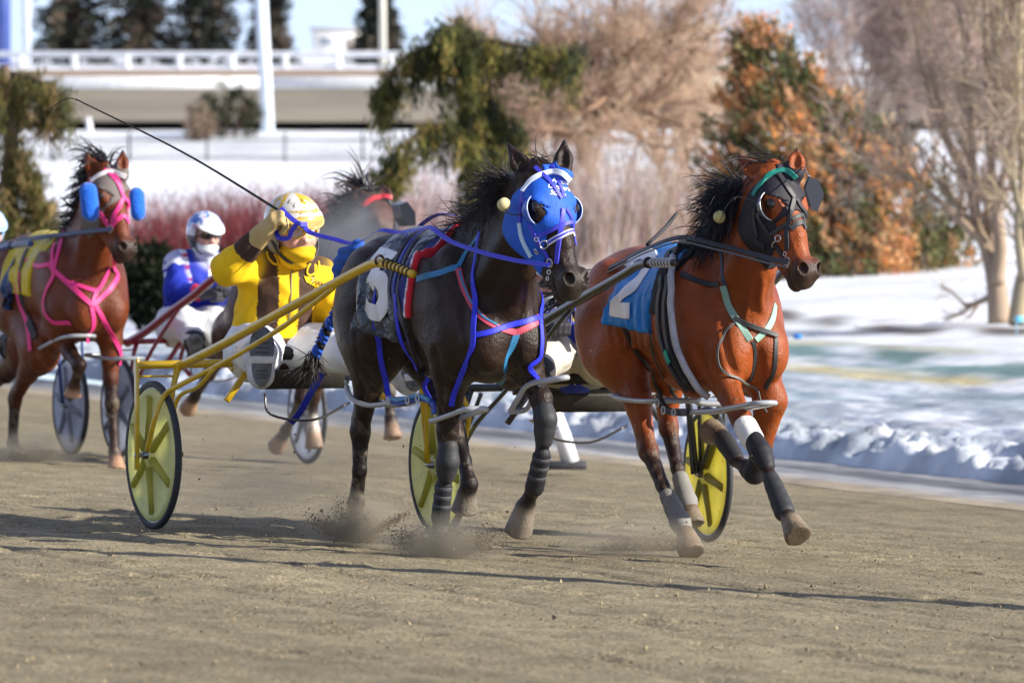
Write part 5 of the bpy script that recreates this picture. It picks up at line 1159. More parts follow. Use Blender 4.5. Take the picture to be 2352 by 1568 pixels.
def person(name, label, fr, J, jcol, pcol, helmet, scarf, boots=((.022, .022, .024), (.13, .135, .14)), glove=(.35, .24, .10), face_dir=(1, .1, -.1), h=.012, gog=None, hroll=0, group='sulky drivers', visor=None, detail=True, bulk=1.0, hs=1.0, band=False):
    r = root(name, label, 'person', fr, group); N_ = {k: np.asarray(v, float) for k, v in J.items()}
    hd = N_['head']; f = unit(face_dir); l = unit(np.cross((0, 0, 1), f)); u = np.cross(f, l); c_, s_ = math.cos(hroll), math.sin(hroll); l, u = l * c_ + u * s_, u * c_ - l * s_; R = np.stack([f, l, u], 1)
    W = lambda p: hd + R @ (np.asarray(p, float) * hs)
    S = Sdf(); sk = np.array(SKIN)
    def fc(P):
        q = (P - hd) @ R / hs; lip = np.exp(-((q[:, 2] + .068) / .008) ** 2 - (q[:, 1] / .026) ** 2 - ((q[:, 0] - .1) / .03) ** 2) * .8; ck = np.exp(-((np.abs(q[:, 1]) - .045) / .02) ** 2 - ((q[:, 2] + .035) / .022) ** 2) * .45
        return lerp3(lerp3(sk, (.66, .24, .19), ck), (.42, .13, .12), lip)
    S.ell(W((-.01, 0, .02)), np.array((.100, .077, .115)) * hs, R, .03, fc); S.ell(W((.02, 0, -.045)), np.array((.075, .062, .085)) * hs, R, .03, fc); S.cap(W((.075, 0, .0)), W((.108, 0, -.034)), .012, .016, .015, fc)
    S.ell(W((.105, 0, -.04)), np.array((.013, .019, .011)) * hs, R, .01, fc); S.cap(W((.082, .018, -.068)), W((.082, -.018, -.068)), .011, .011, .012, fc); S.ell(W((.070, 0, -.103)), np.array((.024, .026, .020)) * hs, R, .02, fc)
    for g in (1, -1): S.ell(W((.06, .042 * g, -.035)), np.array((.030, .026, .026)) * hs, R, .03, fc); S.ell(W((.083, .032 * g, .006)), np.array((.022, .018, .013)) * hs, R, .012, None, 1); S.cap(W((.080, .055 * g, .020)), W((.092, .015 * g, .022)), .009, .010, .015, fc); S.ell(W((-.01, .078 * g, -.02)), np.array((.022, .010, .032)) * hs, R, .01, fc)
    S.cap(W((-.02, 0, -.06)), N_['neck'], .054, .058, .03, sk); S.chain([N_['neck'], N_['chest'], N_['hip']], [.07, .13, .12], .06, sk)
    for a in ('r', 'l'):
        S.chain([N_['neck'] * .3 + N_['sh' + a] * .7, N_['el' + a], N_['wr' + a]], [.05, .038, .028], .03, sk); S.chain([N_['hip'], N_['kn' + a], N_['an' + a]], [.08, .055, .04], .03, sk)
    sdfobj(S, h, 'body', M['skin'], r, sk)
    # jacket
    S = Sdf(); jc = jcol if callable(jcol) else (lambda P, c=np.asarray(jcol): np.tile(c, (len(P), 1)))
    la = unit(N_['shl'] - N_['shr']); sw = np.linalg.norm(N_['shl'] - N_['shr']) / 2
    hp2 = N_['hip']; S.cap(N_['chest'], hp2 + (0, 0, .0), .20 * bulk, .215 * bulk, .08, jc, unit(np.array((1.0, 0, 0))), .80)
    for g, a in ((1, 'l'), (-1, 'r')):
        S.cap(N_['chest'], N_['sh' + a] * .75 + N_['neck'] * .25, .14, .085, .06, jc); S.cap(N_['neck'] + (0, 0, -.03), N_['sh' + a], .07, .082, .05, jc)
        S.cap(N_['sh' + a], N_['el' + a], .088, .084, .045, lambda P: jc(P, 'arm') if jcol.__class__.__name__ == 'function' and jcol.__code__.co_argcount > 1 else jc(P)); S.cap(N_['el' + a], N_['wr' + a], .082, .050, .03, lambda P: jc(P, 'fore') if jcol.__class__.__name__ == 'function' and jcol.__code__.co_argcount > 1 else jc(P))
    S.cap(N_['neck'] + (0, 0, -.04), N_['neck'] + (0, 0, .03), .085, .075, .03, lambda P: jc(P, 'collar') if jcol.__class__.__name__ == 'function' and jcol.__code__.co_argcount > 1 else jc(P))
    def wr(P, D):                                          # wrinkles: sleeves and waist bunch up
        q = np.sin(P[:, 2] * 62 + 5 * np.sin(P[:, 1] * 13 + P[:, 0] * 9)) * .5 + np.sin((P[:, 0] + P[:, 1]) * 38 + P[:, 2] * 24) * .4 + fbm(P[:, 1] * 13 + 5, P[:, 2] * 11 + P[:, 0] * 6, 3, 91) * 1.8 - .9
        return D + .0050 * q
    o, jV, jQ = sdfobj(S, .0080, 'jacket', M['cloth'], r, post=wr, rel=1)
    # trousers
    S = Sdf(); pc = np.asarray(pcol)
    S.cap(N_['hip'] + (0, -.09, -.03), N_['hip'] + (0, .09, -.03), .155, .155, .05, pc)
    for g, a in ((1, 'l'), (-1, 'r')):
        hj = N_['hip'] + (0, .09 * g, -.02); S.cap(hj, N_['kn' + a], .135, .112, .06, pc); S.cap(N_['kn' + a], N_['an' + a], .108, .078, .04, pc)
    wr2 = lambda P, D: D + .006 * (np.sin(P[:, 2] * 70 + P[:, 1] * 22 + 3 * np.sin(P[:, 0] * 17)) * .5 + fbm(P[:, 1] * 14, P[:, 2] * 14 + P[:, 0] * 9, 3, 97) * 2 - 1)
    sdfobj(S, .011, 'trousers', M['cloth'], r, pc, post=wr2, rel=1)
    # boots: sole turned to the front
    for a in ('r', 'l'):
        he, to, an = N_['he' + a], N_['to' + a], N_['an' + a]; ax = unit(to - he); L = np.linalg.norm(to - he); nr = unit(an - he - ax * ((an - he) @ ax)); sd = np.cross(ax, nr); c0, c1 = np.asarray(boots[0]), np.asarray(boots[1])
        S = Sdf(); S.cap(he + ax * .04 + nr * .05, to - ax * .05 + nr * .045, .052, .050, .03, c0, None); S.cap(he + ax * .06 + nr * .07, an, .062, .066, .04, c0); S.cap(an, an * .6 + N_['kn' + a] * .4, .074, .082, .03, c0)
        sdfobj(S, .009, 'boot', M['rubber'], r, c0)
        n = 22; th = np.arange(n) * 2 * math.pi / n; ct = he * .5 + to * .5
        prof = np.stack([np.cos(th) * L * .53, np.sin(th) * (.062 + .010 * np.cos(th) - .012 * np.exp(-((np.cos(th) + .15) / .3) ** 2))], 1)
        V = [ct + ax * p[0] + sd * p[1] - nr * .004 for p in prof] + [ct + ax * p[0] * .97 + sd * p[1] * .95 - nr * .016 for p in prof] + [ct + ax * p[0] + sd * p[1] + nr * .012 for p in prof] + [ct - nr * .016]
        Q = [(i, (i + 1) % n, n + (i + 1) % n, n + i) for i in range(n)] + [(2 * n + i, 2 * n + (i + 1) % n, (i + 1) % n, i) for i in range(n)]; T = [(n + i, n + (i + 1) % n, 3 * n) for i in range(n)]
        m = MB(); m.add(V, Q, T, c1)
        for t_, wv in ((-.36, .05), (-.30, .06), (-.24, .06), (.08, .07), (.16, .075), (.24, .075), (.32, .065)): m.box(ct + ax * t_ * L - nr * .017, .008, wv, .006, np.stack([ax, sd, nr], 1), c1 * .6, .3)
        m.build('boot_sole', M['rubber'], r)
        if band: m = MB(); m.box(ct - ax * .05 * L - nr * .020, .034, .128, .008, np.stack([ax, sd, nr], 1), (.7, .7, .68), .3); m.build('boot_strap', M['rubber'], r)
    # gloves: thumb and four fingers closed round the lines
    for a in ('r', 'l'):
        S = Sdf(); fw = unit(N_['wr' + a] - N_['el' + a]); up = N_.get('up' + a, np.array((0, 0, 1.0))); up = unit(up - fw * (up @ fw)); sd = np.cross(up, fw) * (1 if a == 'r' else -1)
        hand_sdf(S, N_['wr' + a] + fw * .02, fw, up, sd, np.asarray(glove), 1.12); S.cap(N_['wr' + a] - fw * .09, N_['wr' + a], .056, .046, .03, np.asarray(glove))
        sdfobj(S, .0065, 'glove', M['cloth'], r, glove, rel=1)
    # helmet
    hc = helmet if callable(helmet) else (lambda q, c=np.asarray(helmet): np.tile(c, (len(q), 1)))
    S = Sdf(); S.ell(W((-.012, 0, .045)), np.array((.142, .120, .122)) * hs, R, .03, None); S.ell(W((-.035, 0, -.02)), np.array((.105, .112, .105)) * hs, R, .04, None)
    S.fnp(lambda P: (lambda q: np.maximum(np.maximum(.025 - q[:, 0], q[:, 2] - .052), np.abs(q[:, 1]) - .20))((P - hd) @ R / hs), W((.2, 0, -.1)) - .3, W((.2, 0, -.1)) + .3, .015, None, 1)
    S.fnp(lambda P: (lambda q: q[:, 2] + .095)((P - hd) @ R / hs), hd - .4, hd + .4, .01, None, 1)
    S.ell(W((0, 0, -.01)), np.array((.100, .088, .12)) * hs, R, .01, None, 1)
    S.fnp(lambda P: (lambda q: np.maximum(np.abs(q[:, 2] - .050 + (q[:, 0] - .1) * .35) - .006, np.maximum(np.sqrt((q[:, 0] / .19) ** 2 + (q[:, 1] / .112) ** 2) - 1, .09 - q[:, 0]) * .1))((P - hd) @ R / hs), W((.13, 0, .03)) - .16, W((.13, 0, .03)) + .16, .02, None)
    sdfobj(S, .008, 'helmet', M['plastic'], r, colfn=lambda V, C: hc((V - hd) @ R / hs), rel=1)
    m = MB()
    for g in (1, -1): m.rib(spline([W((-.0, .108 * g, -.03)), W((.03, .092 * g, -.085)), W((.055, .05 * g, -.128)), W((.06, 0, -.135))], 5), np.array([R[:, 1] * g] * 16), .02, .003, (.03, .03, .03))
    m.build('chin_strap', M['strap'], r)
    if scarf is not None:                                  # neck tube pulled up over the chin
        S = Sdf(); sc = np.asarray(scarf); S.ell(W((.018, 0, -.085)), np.array((.088, .078, .052)) * hs, R, .02, sc); S.cap(W((.0, 0, -.10)), N_['neck'] + (.02, 0, .01), .074, .078, .04, sc); S.fnp(lambda P: (lambda q: .050 - (-q[:, 2]) - (q[:, 0] - .07) * .25 - np.abs(q[:, 1]) * .55)((P - hd) @ R) * -1, hd - .3, hd + .3, .012, None, 1)
        S.p[-1] = (lambda P: -(lambda q: q[:, 2] + .058 - (np.abs(q[:, 1])) * .75 + (q[:, 0] - .08) * .1)((P - hd) @ R / hs), hd - .3, hd + .3, .012, None, 1)
        sdfobj(S, .0075, 'neck_warmer', M['cloth'], r, sc, post=lambda P, D: D + .003 * np.sin(((P - hd) @ R)[:, 2] * 120 + ((P - hd) @ R)[:, 1] * 30), rel=1)
    if gog is not None:
        fcol, lens = gog
        for g in (1, -1):
            m = MB(); th = np.linspace(0, 2 * math.pi, 21)[:-1]; ring = [W((.098 - .5 * ((.036 * g + .036 * math.cos(t)) ** 2) / .075, .036 * g + .034 * math.cos(t), .002 + .026 * math.sin(t))) for t in th]; m.tube(ring + ring[:1], .0052, 7, fcol, caps=False); m.build('goggle_frame', M['plastic'], r)
            m = MB(); m.add(ring + [W((.098, .036 * g, .002))], None, [(i, (i + 1) % 20, 20) for i in range(20)], lens); m.build('goggle_lens', M['lens'], r)
        m = MB(); m.tube([W((.098, -.006, .0)), W((.103, 0, .006)), W((.098, .006, 0))], .005, 6, fcol); m.build('goggle_bridge', M['plastic'], r)
        for g in (1, -1): m = MB(); m.tube(spline([W((.080, .070 * g, .004)), W((.04, .088 * g, .0)), W((-.03, .095 * g, -.0))], 4), .006, 6, fcol); m.build('goggle_strap', M['plastic'], r)
    return dict(root=r, N=N_, jsurf=Surf(jV, jQ, fr), fr=fr, hd=hd, R=R, W=W)
M['lens'] = mat('goggle_lens', col=(.5, .5, .48), rough=.05, spec=.6, vcol=True)
Yc, Bc = np.array((.82, .50, .008)), np.array((.058, .030, .020))
p_ = lambda u, v, a: S5.pa(u, v, a)
J = dict(head=p_(676, 532, .15), neck=p_(676, 590, .06), chest=p_(640, 664, .0), hip=p_(626, 790, -.06), shr=p_(584, 612, -.02), shl=p_(735, 640, .0), elr=p_(527, 616, .16), wrr=p_(599, 540, .31), ell=p_(768, 705, .08), wrl=p_(800, 752, .32),
         knr=p_(594, 806, .36), anr=p_(598, 812, .60), her=p_(601, 886, .70), tor=p_(602, 752, .70), knl=p_(790, 800, .30), anl=p_(930, 850, .58), hel=p_(955, 896, .66), tol=p_(944, 828, .64), upr=np.array((.3, -.6, .6)))
_c, _n = J['chest'], J['neck']
_la = unit((J['shl'] - J['shr']) * (0.25, 1, 0)); 
def jk5(P, part=''):
    n = len(P); C = np.tile(Yc, (n, 1))
    if part == 'fore':
        t = (P - J['elr']) @ unit(J['wrr'] - J['elr']); own = np.linalg.norm(P - J['wrr'], axis=1) < .45; C[(t > .115) & own] = Bc; return C
    if part == 'arm': return C
    if part == 'collar': C[:] = Bc; return C
    s = (P - _c) @ _la; z = P[:, 2] - _c[2]; yo = .125 - np.abs(s) * .16
    C[(np.abs(np.abs(s + .005) - .098) < .046)] = Bc; C[z > yo + .02] = Bc; C[(z < -.235)] = Bc
    return C
def hel5(q):
    C = np.tile((.62, .60, .55), (len(q), 1)).astype(float); z = q[:, 2]; x = q[:, 0]; an = np.arctan2(q[:, 1], x)
    y = np.array((.60, .38, .02)); st = (np.sin(z * 230) > .2) & (z > .055) & (z < .10) & (x > .0); C[st] = (.45, .30, .05)
    C[(fbm(an * 4 + 9, z * 28, 3, 95) > .47) & (z > .085)] = y; C[(fbm(an * 7, z * 40, 2, 99) > .56) & (z > .08)] = (.10, .07, .03); C[(z < .06) & (x > .085)] = (.55, .38, .10); C[(z < .01)] = (.28, .26, .22); C[(fbm(an * 5 + 3, z * 18, 2, 98) > .6) & (x < 0)] = (.35, .42, .6)
    return C
d5 = person('person', 'driver in yellow and brown jacket and gold helmet raising a whip', S5, J, jk5, (.70, .72, .76), hel5, (.68, .42, .008), glove=(.50, .36, .15), face_dir=(1, .06, -.03), gog=((.70, .45, .01), (.55, .45, .40)), hroll=.05, hs=1.14, band=True, boots=((.58, .59, .60), (.16, .17, .18)))
# jacket badges
js = d5['jsurf']; m = MB()
def shoe(u, v, s, ang):
    P = []
    for t in np.linspace(-2.35, 2.35, 13): x, y = s * .62 * math.sin(t), -s * math.cos(t) * .8; P.append((u + x * math.cos(ang) - y * math.sin(ang), v - (-x * math.sin(ang) - y * math.cos(ang)) * -1 if False else v + x * math.sin(ang) - y * math.cos(ang)))
    m_ = MB(); js.strap(m_, P, .012, (.68, .45, .02), .002, .004, 3); m_.build('horseshoe_badge', M['cloth'], d5['root'])
shoe(626, 592, 20, .35); shoe(718, 615, 22, -.25)
m = MB(); V = [js.px(u, v) for u, v in ((697, 634), (735, 640), (757, 652), (750, 662), (722, 658), (702, 648))]
if all(v is not None for v in V): m.add([v[0] + v[1] * .006 for v in V], None, [(0, i, i + 1) for i in range(1, 5)], Yc); m.build('name_patch', M['cloth'], d5['root'])
text_on(js, 'Trevor', 16, (729, 649), .22, .018, (.08, .03, .02), d5['root'], 'lettering', shear=.3)
m = MB(); js.strap(m, [(672, 606), (668, 650), (666, 700), (664, 740)], .008, (.25, .2, .12), .002, .003); m.build('zip', M['cloth'], d5['root'])
# whip
a_, b_, c_, e_ = at(616, 468, 29.33), at(420, 350, 29.45), at(176, 229, 29.6), at(120, 247, 29.6)
hw = d5['fr'].W(d5['N']['wrr']); r = root('whip', 'long thin black driving whip slanting up from the yellow driver', 'whip', S5)
m = MB(); P = [S5.L(p) for p in (at(640, 484, 29.30), a_, b_, c_)]; P = spline(P, 10); m.tube(P, np.linspace(.0085, .0035, len(P)), 8, (.012, .012, .013)); m.build('stock', M['rubber'], r)
m = MB(); m.tube(spline([S5.L(p) for p in (c_, at(160, 226, 29.6), at(140, 233, 29.6), e_)], 6), .0028, 6, (.012, .012, .013)); m.ball(S5.L(e_), (.006, .006, .009), (.02, .02, .02), 8); m.ball(S5.L(c_), .006, (.02, .02, .02), 8); m.build('snapper', M['rubber'], r)
# driving lines of the yellow driver
r = root('driving_lines', 'violet blue reins from the yellow driver to the hooded horse', 'reins', S5)
Yh = 29.25; pts = [(645, 478, Yh), (663, 496, Yh - .03), (682, 511, Yh - .06), (697, 517, Yh - .06), (708, 531, Yh - .06), (731, 540, Yh - .12), (768, 549, Yh - .2), (802, 558, Yh - .3), (832, 553, Yh - .5), (857, 536, Yh - .75), (875, 528, Yh - .95), (914, 533, 28.15), (951, 529, 27.9), (985, 521, 27.62), (1012, 538, 27.45), (1040, 556, 27.3), (1100, 577, 27.05), (1180, 597, 26.78), (1262, 609, 26.55)]
P = spline([S5.py(*p) for p in pts], 6); N_ = np.tile(unit((.6, -.5, .6)), (len(P), 1)); m = MB(); m.rib(P, N_, .024, .002, PUR); m.build('near_line', M['strap'], r)
m = MB(); pts = [(633, 530, Yh + .02), (640, 545, Yh), (650, 548, Yh - .02), (663, 545, Yh - .04), (671, 528, Yh - .06), (684, 513, Yh - .07), (697, 519, Yh - .08)]; P = spline([S5.py(*p) for p in pts], 6); m.rib(P, np.tile(unit((.8, -.4, .3)), (len(P), 1)), .024, .002, PUR)
q = S5.py(697, 515, Yh - .09); m.box(q, .012, .036, .022, col=(.10, .10, .6), bev=.2); m.build('loop', M['strap'], r)
m = MB(); P = spline([d5['N']['wrl'] + (.05, 0, .02), S5.L(F5.W((-.55, .12, 1.52))), S5.L(F5.W((.1, .10, 1.54))), S5.L(F5.W((.6, .22, 1.55))), S5.L(h5['H'].W((.5, .08, -.15)) @ F5.R.T + F5.O)], 10); m.rib(P, np.tile((0, .3, 1.0), (len(P), 1)), .024, .002, PUR); m.build('off_line', M['strap'], r)
r = root('tail_tie', 'blue rag knotted round the yellow axle bar with a dangling strap', 'strap', S5)
m = MB(); q = S5.pb(698, 863, .02)
m.ball(q, (.045, .062, .045), (.015, .09, .42), 14); m.ball(q + (.015, .02, .01), (.042, .03, .042), (.015, .10, .46), 12); m.ball(q + (.012, -.03, -.005), (.042, .03, .04), (.012, .08, .38), 12); m.build('knot', M['cloth'], r)
m = MB(); P = spline([S5.pb(u, v, b) for u, v, b in ((784, 768, .1), (765, 792, .08), (748, 830, .06), (735, 866, .04), (712, 905, .0), (690, 945, -.02), (668, 972, -.03))], 6); m.rib(P, np.tile((1.0, -.2, .1), (len(P), 1)), .034, .003, (.015, .03, .42)); m.build('strap_end', M['strap'], r)
# --- driver behind the bay
p_ = lambda u, v, a: S2.pa(u, v, a)
J = dict(head=p_(1258, 648, .12), neck=p_(1264, 702, .05), chest=p_(1285, 748, .0), hip=p_(1312, 812, -.05), shr=p_(1220, 722, .02), shl=p_(1345, 722, .0), elr=p_(1222, 750, .15), wrr=p_(1262, 745, .36), ell=p_(1388, 750, .12), wrl=p_(1375, 742, .4),
         knr=p_(1262, 812, .32), anr=p_(1238, 850, .62), her=p_(1228, 890, .68), tor=p_(1222, 822, .68), knl=p_(1400, 835, .34), anl=p_(1510, 868, .60), hel=p_(1530, 905, .66), tol=p_(1525, 845, .64))
_c2 = J['chest']
def jk2(P, part=''):
    C = np.tile((.06, .09, .52), (len(P), 1)).astype(float); n = fbm(P[:, 1] * 9 + 2, P[:, 2] * 8 + P[:, 0] * 3, 2, 33)
    C[n > .56] = (.72, .72, .76); C[(n > .38) & (n < .41)] = (.70, .50, .02); return C
person('person', 'driver in blue, white and yellow silks half hidden behind the bay horse', S2, J, jk2, (.50, .46, .40), (.7, .7, .72), (.6, .6, .62), gog=((.05, .05, .05), (.05, .05, .05)), glove=(.04, .04, .05))
r = root('driving_lines', 'black reins running along the bay horse numbered two', 'reins', S2)
pts = [(1300, 735, 30.1), (1360, 642, 29.7), (1435, 596, 29.3), (1494, 566, 29.0), (1564, 545, 28.72), (1636, 559, 28.5), (1708, 577, 28.3), (1770, 594, 28.1), (1812, 602, 27.95)]
P = spline([S2.py(*p) for p in pts], 7); m = MB(); m.rib(P, np.tile(unit((.4, -.7, .5)), (len(P), 1)), .026, .0025, (.022, .022, .024)); m.build('near_line', M['strap'], r)
m = MB(); m.rib(P + np.array((.01, -.01, -.022)), np.tile(unit((.4, -.7, .5)), (len(P), 1)), .010, .002, (.10, .10, .10)); m.build('near_line', M['strap'], r)
r = root('whip', 'short black whip end sticking up behind the back of horse number two', 'whip', F2)
m = MB(); m.tube(spline([F2.py(1486, 562, 28.8), F2.py(1528, 522, 28.95), F2.py(1556, 488, 29.0)], 5), [.009] * 10 + [.006], 7, (.03, .03, .035)); m.build('stock', M['rubber'], r)
# ================================================================== the second rank
PINK = (.72, .035, .20)
O6 = (-2.948, 40.0); F6 = Frame((*O6, float(zg(*O6))), 24)
h6 = horse('horse', 'reddish bay horse in pink harness with blue cheek rolls and a yellow cloth', F6,
    (F6.pb(249, 388, 0), 14, 62, .60), [(F6.pb(216, 400, -.07), F6.pb(199, 349, -.13)), (F6.pb(280, 396, .07), F6.pb(282, 343, .09))],
    dict(fr=L7(F6, -.13, [(122, 755), (160, 808), (182, 838), (176, 866), (170, 884), (168, 892), (166, 910)]),
         fl=L7(F6, .13, [(253, 775), (254, 870), (257, 925), (260, 990), (263, 1036), (265, 1052), (268, 1080)]),
         hr=L7(F6, -.14, [(92, 800), (66, 850), (35, 915), (31, 972), (29, 1018), (34, 1032), (42, 1056)]),
         hl=L7(F6, .14, [(60, 800), (15, 850), (-35, 895), (-60, 940), (-80, 980), (-86, 992), (-95, 1010)])),
    (.135, .031, .009), (.03, .013, .009), (.42, .24, .14), (.035, .02, .016), k=1.02, h=.013)
sf = h6['surf']
o, cV, cQ = cloth(h6, 'number_cloth', (.62, .47, .02), -.45, .12, 1.12, cs=.05, slope=.2, folds=.008, h=.014); cs6 = Surf(cV, cQ, F6)
digit(h6, 'number', [[(34, 598), (20, 625), (10, 658), (6, 690), (12, 708)], [(10, 668), (22, 656), (28, 676), (20, 702), (10, 708)]], .075, (.03, .06, .16), .005, cs6)
m = MB()
for P, w_ in (([(61, 598), (87, 611), (115, 608)], .032), ([(115, 608), (128, 623), (164, 657), (190, 682), (210, 700)], .034), ([(214, 700), (236, 680), (256, 659), (268, 625), (262, 590)], .034), ([(133, 521), (138, 567), (126, 618)], .03), ([(126, 600), (116, 606)], .03), ([(164, 649), (192, 660), (223, 667), (240, 640), (250, 613)], .028), ([(223, 667), (214, 690), (214, 703)], .03), ([(210, 705), (210, 759), (202, 788)], .032)): sf.strap(m, P, w_, PINK, off=.008)
m.build('breast_collar', M['strap'], h6['root'])
m = MB(); sf.strap(m, [(128, 560), (124, 620), (121, 642), (104, 680), (103, 711), (126, 740), (165, 741)], .03, PINK, off=.012); sf.strap(m, [(218, 703), (249, 754), (274, 803), (272, 838)], .032, PINK, off=.012); m.build('hopple_hanger', M['strap'], h6['root'])
m = MB(); sf.strap(m, [(52, 582), (39, 634), (46, 690), (68, 767), (72, 805)], .032, PINK, off=.014); m.build('hopple_hanger', M['strap'], h6['root'])
m = MB(); sf.strap(m, [(66, 575), (50, 620), (52, 680), (66, 730), (84, 775)], .05, (.03, .02, .022), off=.018); sf.strap(m, [(52, 625), (54, 670)], .03, (.5, .05, .07), off=.03); m.build('girth_strap', M['strap'], h6['root'])
m = MB(); hopple(m, h6, [(58, 822), (80, 806), (104, 793), (130, 780), (160, 772)], -.20); m.build('hopple', M['plastic'], h6['root'])
m = MB(); hopple(m, h6, [(196, 815), (225, 820), (255, 824), (275, 823)], .04, (0, .16, 0)); m.build('hopple', M['plastic'], h6['root'])
o, hV, hQ = head_shell(h6, 'hood', (.13, .105, .095), .24, .34, M['lycra'], hole=.06); t6 = Two(Surf(hV, hQ, F6), sf)
m = MB()
for P in ([(240, 390), (262, 408), (274, 430), (283, 454)], [(252, 390), (270, 412), (283, 454)], [(283, 454), (272, 478), (262, 496), (258, 522)], [(283, 454), (296, 468), (306, 486), (309, 515)], [(209, 416), (211, 463), (231, 492), (250, 520)]): t6.strap(m, P, .03, PINK, off=.008)
m.build('bridle', M['strap'], h6['root'])
m = MB(); t6.strap(m, [(260, 516), (272, 503), (285, 497), (306, 510)], .032, PINK, off=.009); m.build('noseband', M['strap'], h6['root'])
m = MB(); t6.strap(m, [(211, 416), (232, 402), (258, 395), (288, 406)], .034, (.72, .66, .64), off=.009, t=.006); m.build('brow_band', M['strap'], h6['root'])
M['fleece'] = mat('fleece', rough=.95, spec=.1, vcol=True, bump=1.0, bscale=70, var=.2, vscale=40, sheen=.4)
Hh = h6['H']
for g, P in ((-1, [(203, 440), (208, 488)]), (1, [(314, 448), (317, 490)])):
    S = Sdf(); S.cap(F6.py(*P[0], 38.95 if g < 0 else 38.85), F6.py(*P[1], 38.93 if g < 0 else 38.80), .062 if g < 0 else .052, .062 if g < 0 else .050, .02, (.01, .11, .55), unit(Hh.R[:, 0] * .2 + Hh.R[:, 2]), .8); sdfobj(S, .012, 'cheek_roll', M['fleece'], h6['root'], (.01, .11, .55), post=lambda P, D: D + .006 * (fbm(P[:, 1] * 60, P[:, 2] * 60 + P[:, 0] * 40, 2, 3) - .4))
bit_rings(h6, t6, ((256, 526, .022),))
cr = h6['crest']; strands('mane', h6, [cr[0] + (0, 0, .05), cr[1] + (0, 0, .04), cr[2] + (0, 0, .03), Hh.W((-.10, 0, -.02))], [(-.9, -.8, -.5), (-1, -.8, -.4), (-1, -.7, -.1), (-1, -.5, .1)], 380, (.12, .26), (.012, .009, .009), .09, .0055, .4)
strands('forelock', h6, [Hh.W((-.04, -.03, 0)), Hh.W((-.04, .02, 0))], [(-1, -.4, .35), (-1, -.1, .45)], 46, (.2, .34), (.012, .009, .009), .1, .005, .5)
GRW = (.58, .61, .68)
C6 = np.array([-3.70, 41.7]); S6 = Frame((*C6, float(zg(*C6))), 24)
sh = [S6.pb(u, v, b) for u, v, b in ((-330, 790, -.58), (-150, 690, -.5), (-40, 590, -.42), (8, 569, -.39), (34, 563, -.37), (72, 560, -.345))]
sulky('navy blue race sulky behind the pink-harnessed horse, cut off by the left edge', S6, sh, (.02, .06, .22), (.68, .71, .78), (.48, .5, .55), R=.345, tipcol=(.5, .5, .5))
p_ = lambda u, v, a: S6.pa(u, v, a)
J = dict(head=p_(-26, 532, .1), neck=p_(-22, 590, .03), chest=p_(-50, 655, .0), hip=p_(-66, 745, -.05), shr=p_(-95, 612, 0), shl=p_(-5, 620, 0), elr=p_(-100, 690, .15), wrr=p_(-60, 660, .35), ell=p_(0, 690, .12), wrl=p_(-20, 668, .36),
         knr=p_(-110, 745, .35), anr=p_(-95, 790, .6), her=p_(-95, 825, .66), tor=p_(-97, 770, .66), knl=p_(-20, 752, .35), anl=p_(20, 790, .6), hel=p_(24, 822, .66), tol=p_(22, 768, .66))
person('person', 'driver at the left edge of whom only part of a pale blue helmet shows', S6, J, (.05, .1, .35), (.6, .6, .62), (.35, .52, .75), None, gog=((.02, .02, .02), (.02, .02, .02)), bulk=.9)
r = root('driving_lines', 'dark reins of the pink-harnessed horse', 'reins', F6)
P = spline([F6.py(u, v, Y) for u, v, Y in ((-60, 575, 41.4), (20, 556, 40.6), (90, 545, 39.9), (140, 539, 39.6), (205, 531, 39.15), (256, 526, 38.85))], 6)
m = MB(); m.rib(P, np.tile((.3, -.8, .5), (len(P), 1)), .034, .003, (.025, .04, .08)); m.build('near_line', M['strap'], r)
# --- dark horse in the middle of the field
O4 = (-1.37, 40.6); F4 = Frame((*O4, float(zg(*O4))), 24)
h4 = horse('horse', 'dark bay horse with a red browband, mostly hidden behind the near-black horse', F4,
    (F4.pb(864, 456, 0), 24, 48, .60), [(F4.pb(836, 464, -.07), F4.pb(807, 426, -.12)), (F4.pb(888, 455, .07), F4.pb(878, 422, .09))],
    dict(fr=L7(F4, -.13, [(702, 770), (696, 858), (692, 912), (674, 958), (656, 988), (649, 1002), (634, 1028)]),
         fl=L7(F4, .13, [(882, 760), (890, 850), (893, 898), (895, 935), (897, 962), (899, 974), (903, 1008)]),
         hr=L7(F4, -.14, [(530, 770), (508, 815), (482, 856), (464, 884), (448, 908), (443, 917), (430, 942)]),
         hl=L7(F4, .14, [(716, 790), (730, 855), (722, 905), (719, 940), (718, 964), (719, 982), (722, 1030)])),
    (.075, .032, .019), (.024, .014, .011), (.30, .19, .12), (.05, .03, .025), h=.014, socks=dict(hl=(.62, .58, .52)))
t4 = h4['surf']
m = MB(); t4.strap(m, [(836, 473), (848, 463), (863, 456), (880, 453), (897, 455)], .034, (.55, .02, .03), .006, .012); m.build('brow_band', M['strap'], h4['root'])
m = MB(); t4.strap(m, [(893, 458), (903, 480), (908, 505), (910, 540)], .026, (.03, .03, .035), off=.01); t4.strap(m, [(838, 474), (846, 510), (862, 550), (888, 580)], .026, (.03, .03, .035), off=.01); m.build('bridle', M['strap'], h4['root'])
m = MB(); A = [F4.py(u, v, 38.7) for u, v in ((918, 470), (936, 463), (954, 488), (956, 518), (936, 520), (924, 500))]; V = np.array(A + [p + np.array((-.14, 0, 0)) for p in A]); m.add(V, [[i, (i + 1) % 6, 6 + (i + 1) % 6, 6 + i] for i in range(6)] + [[0, 3, 2, 1], [0, 5, 4, 3], [6, 7, 8, 9], [6, 9, 10, 11]], None, (.02, .022, .03)); m.build('blind_flap', M['plastic'], h4['root'], smooth=False)
